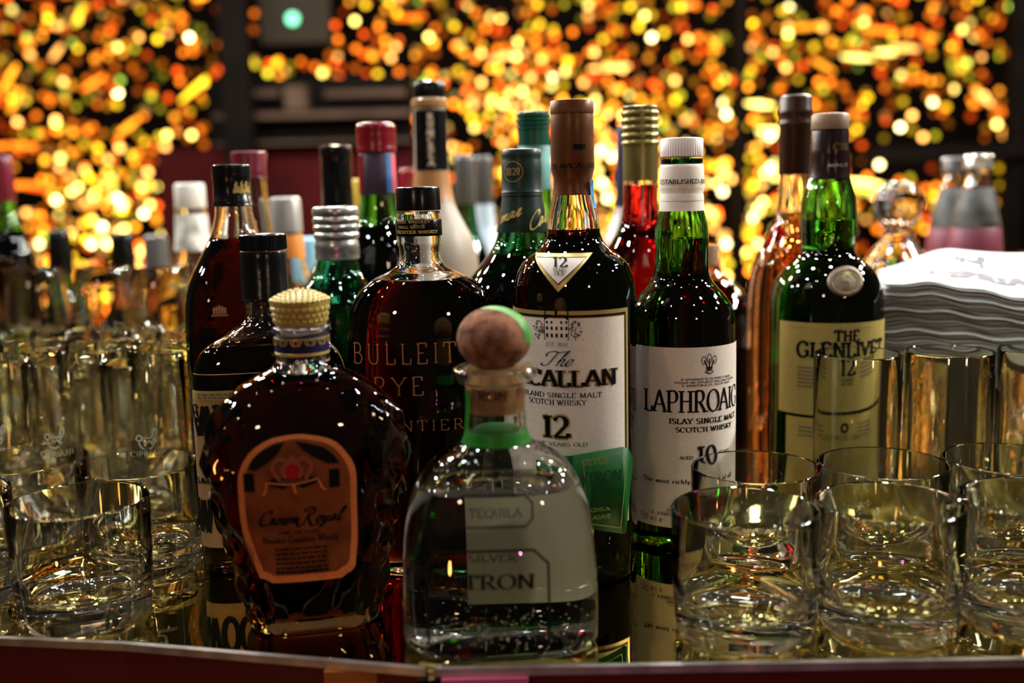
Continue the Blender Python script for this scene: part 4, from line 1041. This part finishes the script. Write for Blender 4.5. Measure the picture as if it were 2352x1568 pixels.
# --- generic bottles behind
def bottle(name, label, cx, row, Y, prof, gm, lm, level, cap, capm, turn=0, capseg=40, extra=(), dr=1.0, n=2.0, wall=.0028):
    b = Bottle(name, label, cx, row, Y, prof, gm, lm, level, wall=wall, seg=40, dr=dr, n=n, step=.006)
    caps(b, 'cap', cap, capm, seg=capseg)
    for nm, pr, mt in extra: caps(b, nm, pr, mt)
    return b
def rib(top, bot, hw, nr=4):
    """ridged screw capsule from row bot up to row top"""
    P = [(bot, hw)]; hgt = (bot - top)
    P.append((bot - .45 * hgt, hw))
    for k in range(nr):
        y = bot - .45 * hgt - (k + .1) * .5 * hgt / nr; d = .5 * hgt / nr
        P += [(y, hw), (y - d * .25, hw + 2.5), (y - d * .55, hw + 2.5), (y - d * .8, hw - 1)]
    P += [(top + 2, hw + 1), (top, hw - 3)]
    return P
bottle('wine_bottle', 'slender pale green bottle with burgundy capsule behind the square bottle', 573, 380, .975, [(None, 86), (720, 86), (640, 82), (590, 66), (560, 50), (520, 42), (470, 38), (420, 36), (372, 35)],
    glass('pale_green_glass', (.62, .66, .50)), PALE, 600, [(412, 36), (410, 38.5), (402, 37), (398, 38), (392, 36.5), (356, 41), (351, 40), (349, 35)], BURG)
bottle('vodka_bottle', 'clear vodka bottle with frosted white cap near the red wall', 436, 450, 1.22, [(None, 85), (700, 85), (640, 72), (600, 50), (570, 40), (540, 36), (470, 34), (440, 32)],
    glass('faint_yellow_glass', (.93, .93, .80)), PALE, 660, [(480, 33), (478, 34.5), (430, 34), (424, 33), (422, 29)], pbr('pearl_cap', (.62, .60, .56), .35), extra=[('neck_label', [(575, 41), (570, 41.5), (545, 38), (500, 36), (492, 35)], pbr('pale_neck_paper', (.55, .53, .46), .5, noise=.5, scale=60))])
bottle('gin_bottle', 'clear bottle with grey metal cap and orange neck band', 656, 480, 1.07, [(None, 62), (760, 62), (690, 58), (640, 48), (600, 38), (540, 35), (490, 34), (470, 32)],
    CLEAR, PALE, 690, [(535, 34), (533, 36), (462, 35), (456, 33), (453, 28)], pbr('grey_metal_cap', (.38, .36, .34), .35, .5), extra=[('neck_band', [(592, 38), (588, 38.5), (545, 36.5), (540, 35.5)], pbr('orange_band', (.75, .24, .03), .5))])
bottle('spirit_bottle', 'pale blue capped bottle half hidden by the silver-capped green bottle', 714, 580, 1.22, [(None, 60), (800, 60), (720, 52), (680, 34), (650, 28), (560, 27)],
    CLEAR, PALE, 730, [(645, 30), (643, 34), (560, 33), (550, 31), (546, 25)], pbr('pale_blue_cap', (.20, .42, .62), .4))
bottle('wine_bottle', 'dark wine bottle with long black capsule', 771, 360, 1.03, [(None, 96), (760, 96), (680, 92), (620, 66), (580, 44), (540, 37), (480, 34), (370, 33), (350, 33)],
    BROWNG, DKWHISKY, 560, [(520, 36), (518, 37), (400, 35), (366, 35), (362, 36.5), (342, 36.5), (337, 35), (335, 29)], BLACK)
b = bottle('gin_bottle', 'emerald green bottle with ridged silver screw cap', 772, 520, .853, [(None, 112), (900, 112), (760, 110), (710, 104), (675, 88), (650, 70), (630, 56), (612, 50), (596, 47), (500, 42)],
    EMERALD, PALE, 690, [(596, 49), (594, 51), (572, 50), (568, 51.5), (560, 50), (552, 48), (546, 52), (538, 52), (534, 49), (528, 52.5), (520, 52.5), (516, 49), (510, 53), (502, 53), (498, 50), (494, 53), (482, 53), (477, 51), (475, 45)], SILVER, capseg=56)
onneck(b, 'SINCE 1830', 750, 822, 585, 575, 52, GREYINK, b.glass, T=.2, t=.12)
b = bottle('herbal_liqueur_bottle', 'dark green liqueur bottle with red screw cap and red and blue neck label', 864, 320, .937, [(None, 104), (900, 104), (640, 102), (580, 95), (540, 76), (515, 54), (495, 46), (450, 41), (345, 39), (300, 38)],
    GREEN, liquid('herbal_liqueur', (.05, .05, .03), 200), 520, [(352, 43), (350, 45.5), (340, 45.5), (336, 44), (326, 46), (318, 44), (310, 46), (304, 44), (298, 46), (288, 44), (285, 42), (283, 36)], REDCAP)
nl = caps(b, 'neck_label', [(448, 42), (446, 42.8), (352, 41), (350, 40)], pbr('dark_neck_paper', (.030, .012, .030), .5, noise=.4, scale=50))
for a0, a1, m in ((-62, -40, pbr('blue_stripe', (.02, .12, .32), .5)), (-40, -8, pbr('rose_stripe', (.60, .06, .10), .5)), (-176, -140, REDCAP)):
    V = [];  zs = (zpx(864, 444, .93), zpx(864, 356, .93)); rs = (b.px(43.4, zs[0]), b.px(41.6, zs[1]))
    for k in range(2):
        for i in range(5):
            t = R(a0 + (a1 - a0) * i / 4); V.append((rs[k] * math.cos(t), rs[k] * math.sin(t), zs[k]))
    link('label_stripe', mesh('label_stripe', V, [(i, i + 1, i + 6, i + 5) for i in range(4)]), m, nl, 60)
bottle('liqueur_bottle', 'yellow liqueur bottle neck between black and red capped bottles', 828, 450, 1.15, [(None, 70), (760, 70), (660, 60), (600, 30), (540, 22), (420, 19)],
    pbr('yellow_sleeve', (.62, .46, .03), .35), None, None, [(500, 21), (498, 22), (420, 20.5), (414, 19), (412, 15)], pbr('yellow_cap', (.60, .42, .05), .4))
bottle('spirit_bottle', 'small red capped bottle in front of the dark red wall', 941, 420, 1.26, [(None, 62), (760, 62), (640, 50), (560, 26), (500, 22), (410, 20)],
    BROWNG, WHISKY, 600, [(470, 22), (468, 24), (395, 22.5), (390, 21), (387, 17)], REDCAP)
b = bottle('cream_liqueur_bottle', 'tall frosted cream coloured bottle with long black neck label', 986, 220, 1.03, [(None, 100), (900, 104), (700, 104), (600, 99), (550, 88), (510, 68), (480, 54), (455, 46), (420, 42), (390, 40), (300, 38), (250, 37), (236, 40), (228, 38)],
    FROST, None, None, [(226, 36), (224, 37), (196, 36.5), (191, 35), (189, 29)], BLACK, extra=[('clear_collar', [(250, 38), (246, 42), (232, 42), (228, 38)], pbr('amber_collar', (.30, .15, .05), .25)), ('amber_sleeve', [(462, 49.5), (455, 47), (420, 43), (394, 41)], pbr('amber_sleeve', (.34, .14, .035), .4))])
nl = b.sheet('neck_label', b.u(955, 320), b.u(1026, 320), zpx(986, 392, 1.01), zpx(986, 252, 1.01), BLACK, .0004)
zq = []
for k, ch in enumerate('RUMCREAM'[:7]):
    for qd in letters(ch, .0058, T=.3, t=.2): zq.append([(p[0], p[1] - k * .0072) for p in qd])
b.ink('lettering', zq, 0, zpx(986, 275, 1.01), pbr('cream_print', (.55, .42, .28), .5), nl, .0007)
bottle('spirit_bottle', 'distant dark bottle with silver grey shoulder beside the frosted bottle', 1066, 380, 1.3, [(None, 60), (760, 60), (600, 52), (540, 34), (500, 26), (372, 22)],
    DKGREEN, DKWHISKY, 560, [(470, 24), (468, 25), (370, 22), (360, 21), (356, 17)], pbr('grey_black_cap', (.055, .052, .05), .3))
bottle('spirit_bottle', 'distant dark bottle with blue white shoulder beside the green capsule', 1110, 380, 1.36, [(None, 50), (760, 50), (600, 46), (550, 34), (520, 24), (372, 19)],
    pbr('blue_white_glass', (.42, .50, .60), .3), None, None, [(470, 21), (468, 22), (370, 19), (362, 18), (358, 14)], pbr('grey_black_cap', (.055, .052, .05), .3))
# green capsule whisky
b = bottle('whisky_bottle', 'dark green whisky bottle with green foil neck wrap and gold script', 1198, 380, .795, [(None, 150), (900, 150), (740, 150), (680, 142), (635, 122), (605, 98), (580, 78), (560, 66), (535, 58), (500, 52), (470, 47), (440, 45), (360, 42)],
    DKGREEN, WHISKY, 585, [(452, 46), (450, 48), (444, 47), (442, 48.5), (436, 46), (400, 46), (370, 46), (366, 44.5), (360, 46), (350, 45), (345, 43), (343, 37)], GREENFOIL)
nw = caps(b, 'neck_wrap', [(533, 60), (531, 60.5), (490, 52), (462, 47.5), (452, 46)], GREENFOIL)
V, F = [], []
z0 = zpx(1198, 403, .777); a = b.px(46.6, z0)
for qd in letters('1829', .0052, .0115, T=.16, t=.09) + [[(p[0], p[1] + .0026) for p in q_] for q_ in frame_quads(ellipse(0, 0, .0078, .0074, 26), .0005)]:
    n = len(V)
    for p in qd:
        t = -math.pi / 2 - .46 + p[0] / a; V.append(((a + .0004) * math.cos(t), (a + .0004) * math.sin(t), z0 + p[1]))
    F.append((n, n + 1, n + 2, n + 3))
link('lettering', mesh('lettering', V, F), GOLDINK, nw, 0)
for txt, da, py in (('nar', -.6, 506), ('Cal', .62, 520)):
    V, F = [], []
    z0 = zpx(1198, py, .777)
    for qd in letters(txt, .011, .017, script=True, T=.13, t=.07):
        n = len(V)
        for p in qd:
            zz_ = z0 + p[1] + .35 * p[0]; rr_2 = b.rad(zz_) + .0024; t = -math.pi / 2 + da + p[0] / rr_2; V.append((rr_2 * math.cos(t), rr_2 * math.sin(t), zz_))
        F.append((n, n + 1, n + 2, n + 3))
    link('lettering', mesh('lettering', V, F), GOLDINK, nw, 0)
b = bottle('whisky_bottle', 'green bottle with teal screw cap behind the copper capsule bottle', 1226, 300, .93, [(None, 95), (800, 95), (640, 92), (570, 72), (520, 50), (470, 40), (430, 38), (330, 36)],
    GREEN, WHISKY, 560, rib(258, 336, 37, 4), TEALCAP, extra=[('neck_label', [(436, 39), (434, 39.6), (340, 37.5), (337, 36.5)], pbr('teal_white_paper', (.10, .26, .24), .5, noise=.7, scale=60))])
# red bitter
b = bottle('bitter_bottle', 'bright red bitter bottle with ridged dull gold screw cap', 1470, 300, .865, [(None, 105), (900, 105), (720, 104), (640, 100), (600, 90), (570, 76), (545, 60), (520, 48), (498, 42), (470, 40), (420, 39), (300, 38)],
    CLEAR, REDLIQ, 425, rib(245, 416, 40, 5), OLDGOLD)
bottle('rum_bottle', 'white bottle with dark blue neck behind the red bitter bottle', 1438, 400, 1.06, [(None, 66), (800, 66), (620, 64), (560, 56), (520, 40), (490, 28), (460, 23), (300, 20)],
    pbr('milk_glass', (.42, .36, .32), .3), None, None, [(480, 24), (478, 25), (300, 21.5), (292, 20), (289, 16)], pbr('navy_capsule', (.012, .022, .07), .35))
# cognac with brown capsule
b = bottle('cognac_bottle', 'golden amber cognac bottle with brown capsule behind the medallion bottle', 1828, 260, .935, [(None, 98), (900, 100), (720, 102), (660, 100), (610, 92), (575, 78), (545, 62), (520, 50), (490, 41), (450, 37), (405, 35.5), (250, 34)],
    CLEAR, COGNAC, 488, [(402, 37), (400, 38), (292, 36.5), (288, 38.5), (283, 38.5), (279, 36.5), (266, 37), (262, 39), (256, 39), (252, 37), (228, 36.5), (222, 34), (220, 29)], BROWNFOIL)
bottle('squat_brandy_bottle', 'low dark brandy bottle behind the white labelled green bottle', 1622, 640, 1.03, [(None, 118), (1000, 120), (800, 120), (740, 116), (700, 104), (665, 80), (640, 52), (625, 34), (600, 28), (560, 26)],
    BROWNG, DKWHISKY, 650, [(610, 28), (608, 30), (580, 29), (566, 28), (562, 24)], TANCAP)
# two tonic bottles and the crystal decanter at the far right
for cx, top, Y, lb in ((2248, 355, 1.16, 'clear mixer bottle with silver crown cap and pink and grey label'), (2196, 362, 1.34, 'clear mixer bottle with dark crown cap, partly behind another mixer bottle')):
    b = bottle('mixer_bottle', lb, cx, top + 10, Y, [(None, 60), (700, 60), (580, 58), (520, 52), (470, 42), (440, 34), (415, 28), (400, 25), (388, 24)],
        CLEAR, PALE, 470, [(top + 34, 26), (top + 32, 31), (top + 24, 31), (top + 14, 29), (top + 10, 33), (top + 4, 32), (top, 26)], SILVER if cx == 2248 else pbr('dark_crown_cap', (.10, .10, .11), .3, .7))
    nl = caps(b, 'shoulder_label', [(520, 53), (518, 53.6), (470, 43.5), (440, 35.4), (432, 33)], pbr('grey_label', (.055, .052, .05), .5, noise=.7, scale=50))
    caps(b, 'pink_band', [(586, 59), (584, 59.6), (524, 54.4), (522, 53)], pbr('pink_band', (.12, .014, .034), .5, noise=.3, scale=40), parent=nl)
    caps(b, 'body_label', [(690, 61), (688, 61.4), (590, 60.2), (588, 59)], pbr('grey_label', (.26, .25, .24), .5))
def fac(i, t, z): return 1 + .05 * math.cos(t * 9 + z * 260)
b = bottle('crystal_decanter', 'cut crystal decanter with rounded ball stopper behind the napkin stack', 2062, 480, 1.12, [(None, 78), (800, 84), (680, 84), (610, 74), (570, 50), (545, 34), (530, 34)],
    CLEAR, None, 640, [(530, 24), (528, 26), (520, 36), (500, 50), (470, 55), (440, 48), (422, 30), (416, 8)], CLEAR)
b.root['category'] = 'decanter'
# dark bottles beyond the glasses on the other side
for cx, top, hw, Y, m, cm, lb in ((3, 360, 24, 1.28, GREEN, BURG, 'green wine bottle with dark red capsule beyond the stemmed glasses'), (136, 528, 25, 1.36, DKGREEN, BLACK, 'dark wine bottle with matt black capsule beyond the stemmed glasses'), (281, 535, 25, 1.28, BROWNG, BLACK, 'brown bottle with black cap beyond the stemmed glasses'), (358, 541, 28, 1.40, BROWNG, pbr('grey_black_cap', (.055, .052, .05), .3), 'brown bottle with grey black cap beside the frosted vodka bottle')):
    bottle('wine_bottle', lb, cx, top + 20, Y, [(None, 2.5 * hw), (top + 330, 2.5 * hw), (top + 240, 2.4 * hw), (top + 190, 1.9 * hw), (top + 150, 1.25 * hw), (top + 110, hw * .95), (top + 30, hw * .9)],
        m, DKWHISKY, top + 170, [(top + 104, hw * .98), (top + 102, hw * 1.04), (top + 14, hw), (top + 4, hw * .96), (top, hw * .8)], cm)

# ================================================================== glassware
def revolve_closed(prof, seg):
    V, F = [], []; n = len(prof); idx = []
    for r, z_ in prof:
        if r < 1e-6: idx.append([len(V)]); V.append((0, 0, z_))
        else:
            idx.append(list(range(len(V), len(V) + seg))); V += [(r * math.cos(2 * math.pi * i / seg), r * math.sin(2 * math.pi * i / seg), z_) for i in range(seg)]
    for a, b_ in zip(idx[:-1], idx[1:]):
        for i in range(seg):
            j = (i + 1) % seg
            if len(a) == 1: F.append((a[0], b_[j], b_[i]))
            elif len(b_) == 1: F.append((a[i], a[j], b_[0]))
            else: F.append((a[i], a[j], b_[j], b_[i]))
    return V, F
def glass_profile(r, h, wall, base, foot=.93, dish=.004):
    P = [(0, .0022), (r * .72, .0018), (r * .80, .0006), (r * foot - .002, .0006), (r * foot, .0022), (r * (foot + .02), .008), (r * .985, h * .5), (r, h - .0012), (r - .0004, h - .0004), (r - wall * .5, h), (r - wall + .0002, h - .0006)]
    P += [(r * .985 - wall, h * .5), (r * (foot + .025) - wall, base + .009), (r * (foot + .02) - wall - .0016, base + .0045), (r * (foot) - wall - .005, base + .0015), (r * .55, base - dish * .3), (r * .25, base - dish * .8), (0, base - dish)]
    return P
TUMBLER = glass('tumbler_glass', (.98, .98, .92))
def glass_mesh(name, P, seg=64):
    V, F = revolve_closed(P, seg); me = mesh(name, V, F); me.materials.append(TUMBLER)
    me.polygons.foreach_set('use_smooth', [True] * len(me.polygons)); me.set_sharp_from_angle(angle=R(50)); return me
RT_, RH = .0428, .0755
ROCK = glass_mesh('tumbler', glass_profile(RT_, RH, .0022, .0165))
HIGH = glass_mesh('highball', glass_profile(.0318, .136, .0019, .012, foot=.92))
WINE = glass_mesh('stemmed_glass', [(0, .0006), (.033, .0006), (.034, .0018), (.012, .004), (.0045, .010), (.0038, .05), (.0045, .078), (.012, .084), (.027, .098), (.0345, .120), (.035, .135), (.0315, .165), (.0285, .186), (.0280, .187), (.0275, .186), (.0305, .165), (.034, .135), (.0335, .120), (.0262, .099), (.011, .086), (0, .084)])
def put(name, me, px_, Y, zr, label, cat, group, dx=0, dy=0):
    X = xpx(px_, Y, zr) + dx
    o = bpy.data.objects.new(name, me); COL.objects.link(o); o.location = (X, Y + dy, .0004); o.rotation_euler.z = rnd.uniform(0, 6.28)
    return tag(o, label, cat, group)
ORD = ['first', 'second', 'third', 'fourth', 'fifth']
GR = 'tumblers lined up beside the white labelled green bottle'
for r_, row_ in enumerate((((1711, .5885), (2043, .593), (2378, .596)), ((1736, .677), (2028, .680), (2316, .684)))):
    for k, (px_, Y) in enumerate(row_):
        put('tumbler', ROCK, px_, Y, RH, ('heavy-based tumbler at the bar edge, %s from the squat clear bottle' if r_ == 0 else 'heavy-based tumbler in the inner row, %s from the white labelled bottle') % ORD[k], 'glass', GR)
GL_ = 'tumblers lined up beside the faceted decanter bottle'
for k, (px_, Y) in enumerate(((178, .634), (-140, .655))):
    put('tumbler', ROCK, px_, Y, RH, 'heavy-based tumbler at the bar edge, %s from the faceted decanter' % ORD[k], 'glass', GL_)
for k, (px_, Y) in enumerate(((318, .720), (60, .740), (-200, .760))):
    put('tumbler', ROCK, px_, Y, RH, 'heavy-based tumbler in the inner row, %s from the flat bourbon flask' % ORD[k], 'glass', GL_)
for k, (px_, Y) in enumerate(((1971, .765), (2182, .764), (2398, .763))):
    put('highball_glass', HIGH, px_, Y, .136, 'tall highball glass by the napkin stack, %s from the medallion bottle' % ORD[k], 'glass', 'highball glasses by the napkins')
hl = []
ROWN = ['row next to the tumblers', 'second row behind the tumblers', 'third row behind the tumblers', 'row next to the stemmed glasses']
for r_, Y in enumerate((.805, .872, .940, 1.008)):
    for c_ in range(4):
        X = -.289 - .0655 * c_ - .012 * r_ + (.010 if r_ % 2 else 0)
        o = bpy.data.objects.new('highball_glass', HIGH); COL.objects.link(o); o.location = (X, Y + .012 * c_, .0004); hl.append(o)
        tag(o, 'tall highball glass, %s from the square bottle in the %s' % (ORD[c_], ROWN[r_]), 'glass', 'highball glasses behind the tumblers')
for k, (px_, Y) in enumerate(((366, 1.115), (238, 1.155), (80, 1.16), (-82, 1.17))):
    put('stemmed_glass', WINE, px_, Y, .186, 'clear stemmed wine glass, %s from the frosted capped vodka bottle' % ORD[k], 'glass', 'stemmed glasses behind the highballs')
for px_, Y, w_ in ((2128, 1.25, 'between the crystal decanter and mixer bottles'), (1985, 1.24, 'between the medallion bottle and the crystal decanter'), (2326, 1.06, 'beside the pink labelled mixer bottle')):
    put('highball_glass', HIGH, px_, Y, .136, 'tall clear glass ' + w_, 'glass', 'glasses beyond the napkins')
# etched bird mark on the highball glasses that show it
ETCH = pbr('white_etching', (.62, .62, .56), .6)
def bird(s, m=1.0):
    q = pen(smooth_path([(-1.0, .25), (-.85, .55), (-.55, .5), (-.5, .2), (-.8, .12), (-1.0, .25)], 5), .13 * m, .11 * m, 0)
    q += pen(smooth_path([(-.5, .35), (.0, .3), (.35, .35), (.55, .95), (.75, 1.0), (.72, .6), (.45, .1), (.3, -.3)], 5), .13 * m, .1 * m, 0)
    q += pen(smooth_path([(-.75, .1), (-.6, -.45), (-.1, -.75), (.35, -.55), (.5, -.1)], 5), .12 * m, .1 * m, 0)
    q += pen(smooth_path([(-.35, .1), (-.1, -.15), (.15, .05), (.3, -.2)], 5), .1 * m, .09 * m, 0)
    return [[(p[0] * s, p[1] * s) for p in k] for k in q]
for o in hl[:3]:
    ang = math.atan2(-o.location.y, -o.location.x) - (.35 if o is hl[1] else .0)
    V, F = [], []
    for qd in bird(.0085) + [[(p[0], p[1] - .013) for p in k] for k in letters('CIPRIANI', .0035, .026, T=.14, t=.1, serif=0)]:
        n = len(V)
        for p in qd:
            t = ang + p[0] / .0318; V.append((.0319 * math.cos(t), .0319 * math.sin(t), .078 + p[1]))
        F.append((n, n + 1, n + 2, n + 3))
    link('etched_mark', mesh('etched_mark', V, F), ETCH, o, 0)

# ================================================================== napkins
NX, NY, NW = 22, 10, .150
nz0 = zpx(2040, 835, .86); nz1 = zpx(2022, 656, .86)
A = at(2024, 656, .86); ang = -.30
NTH = ('first second third fourth fifth sixth seventh eighth ninth tenth eleventh twelfth thirteenth fourteenth fifteenth sixteenth seventeenth eighteenth nineteenth twentieth').split() + [a_ + '-' + b__ for a_ in ('twenty', 'thirty') for b__ in 'first second third fourth fifth sixth seventh eighth ninth'.split()]
NL = 31; th = (nz1 - nz0) / NL
def wave(u_, v_, k):
    f = .25 + .75 * k
    return (.0036 * math.sin(u_ * 6.0 + .4) * (1 - .35 * v_) * f + .021 * v_ * min(1, u_ / .45) ** 2 * (3 - 2 * min(1, u_ / .45)) * f - .010 * u_ * u_ * (1 - .6 * v_) * f + .0012 * math.sin(u_ * 23 + k * 9) * (1 - v_))
rr = random.Random(21)
box_t = thing('napkin_caddy', 'low dark wooden caddy holding up the stack of napkins', 'caddy', (A.x, A.y, 0.0004), ang)
cad_h = nz0 - .014
b_ = boxobj('caddy_top', (.004, NW - .004, .004, NW - .004, cad_h - .006, cad_h - .0005), pbr('caddy_wood', (.028, .018, .010), .5, noise=.4, scale=20), box_t)
for (x0, x1, y0, y1) in ((.006, .016, .006, NW - .006), (NW - .016, NW - .006, .006, NW - .006)):
    boxobj('caddy_side', (x0, x1, y0, y1, 0, cad_h - .006), MATS['caddy_wood'], box_t)
boxobj('added_caddy_front', (NW * .36, NW * .56, .006, .012, 0, cad_h - .006), MATS['caddy_wood'], box_t)  # added strip, hides part of the gold reflection seen through the highballs
base_wave = [[0] * (NX + 1) for _ in range(NY + 1)]
floor_z = cad_h
prev = None
for k in range(NL):
    kk = k / (NL - 1); jx, jy = rr.uniform(-.0035, .0035), rr.uniform(-.0035, .0035)
    V, F = [], []
    bot = []
    for j in range(NY + 1):
        for i in range(NX + 1):
            u_, v_ = i / NX, j / NY
            if prev is None: zb_ = floor_z
            else: zb_ = prev[j][i] + .0001
            bot.append((u_ * NW + jx, v_ * NW + jy, zb_))
    tops = []
    t_extra = rr.uniform(-.5, .5) * th
    target = nz0 + (k + 1) * th
    row = []
    for j in range(NY + 1):
        r2 = []
        for i in range(NX + 1):
            u_, v_ = i / NX, j / NY
            zz_ = target + t_extra * (1 if k < NL - 1 else 0) + wave(u_, v_, kk)
            zz_ = max(zz_, bot[j * (NX + 1) + i][2] + .0007)
            r2.append(zz_)
        row.append(r2)
    # each napkin is a folded pad: thin at the open edge, rounded toward the fold
    for j in range(NY + 1):
        for i in range(NX + 1):
            zt_ = row[j][i]; zb_ = bot[j * (NX + 1) + i][2]; V.append((bot[j * (NX + 1) + i][0], bot[j * (NX + 1) + i][1], zb_ + ((zt_ - zb_) * .22 if (k and (j == 0 or i == 0)) else 0)))
    n = len(V)
    for j in range(NY + 1):
        for i in range(NX + 1):
            x, y, _ = bot[j * (NX + 1) + i]; e = min(.0018, (row[j][i] - V[j * (NX + 1) + i][2]) * .7) if (j == 0 or i == 0) else 0
            V.append((x, y, row[j][i] - e))
    for j in range(NY):
        for i in range(NX):
            p = j * (NX + 1) + i
            F += [(n + p, n + p + 1, n + p + NX + 2, n + p + NX + 1), (p, p + NX + 1, p + NX + 2, p + 1)]
    for i in range(NX):
        F += [(i, i + 1, n + i + 1, n + i)]; p = NY * (NX + 1) + i; F += [(p + 1, p, n + p, n + p + 1)]
    for j in range(NY):
        p = j * (NX + 1); F += [(p + NX + 1, p, n + p, n + p + NX + 1)]; p += NX; F += [(p, p + NX + 1, n + p + NX + 1, n + p)]
    o = link('paper_napkin', mesh('paper_napkin', V, F), NAPKIN, None, 50)
    o.location = (A.x, A.y, 0.0004); o.rotation_euler.z = ang
    top = (k == NL - 1)
    tag(o, 'white paper napkin printed with a dark bird mark, topmost of the stack' if top else 'white folded paper napkin, %s below the printed top napkin' % NTH[NL - 2 - k], 'napkin', 'napkins in the stack')
    prev = row
    if top:
        V2, F2 = [], []
        def onnap(p):
            u_ = min(.999, max(0, p[0] / NW)); v_ = min(.999, max(0, p[1] / NW)); i = int(u_ * NX); j = int(v_ * NY)
            fu, fv = u_ * NX - i, v_ * NY - j
            z_ = (row[j][i] * (1 - fu) + row[j][i + 1] * fu) * (1 - fv) + (row[j + 1][i] * (1 - fu) + row[j + 1][i + 1] * fu) * fv
            return (p[0] + jx, p[1] + jy, z_ + .0006)
        sq = bird(.011, 1.7)
        q = [[(p[0] * 1.3 + .078, p[1] * 2.6 + .098) for p in k_] for k_ in sq]
        q += [[(p[0] + .092, p[1] + .092) for p in k_] for k_ in pen(smooth_path([(-.010, -.010), (.012, .004), (.034, .042)], 6), .0022, .0016, 0)]
        q += [[(p[0] + .088, p[1] * 2.4 + .032) for p in k_] for k_ in letters('CIPRIANI', .010, .100, T=.34, t=.22)]
        for qd in q:
            n = len(V2); V2 += [onnap(p) for p in qd]; F2.append((n, n + 1, n + 2, n + 3))
        link('printed_mark', mesh('printed_mark', V2, F2), BLUEINK, o, 0)
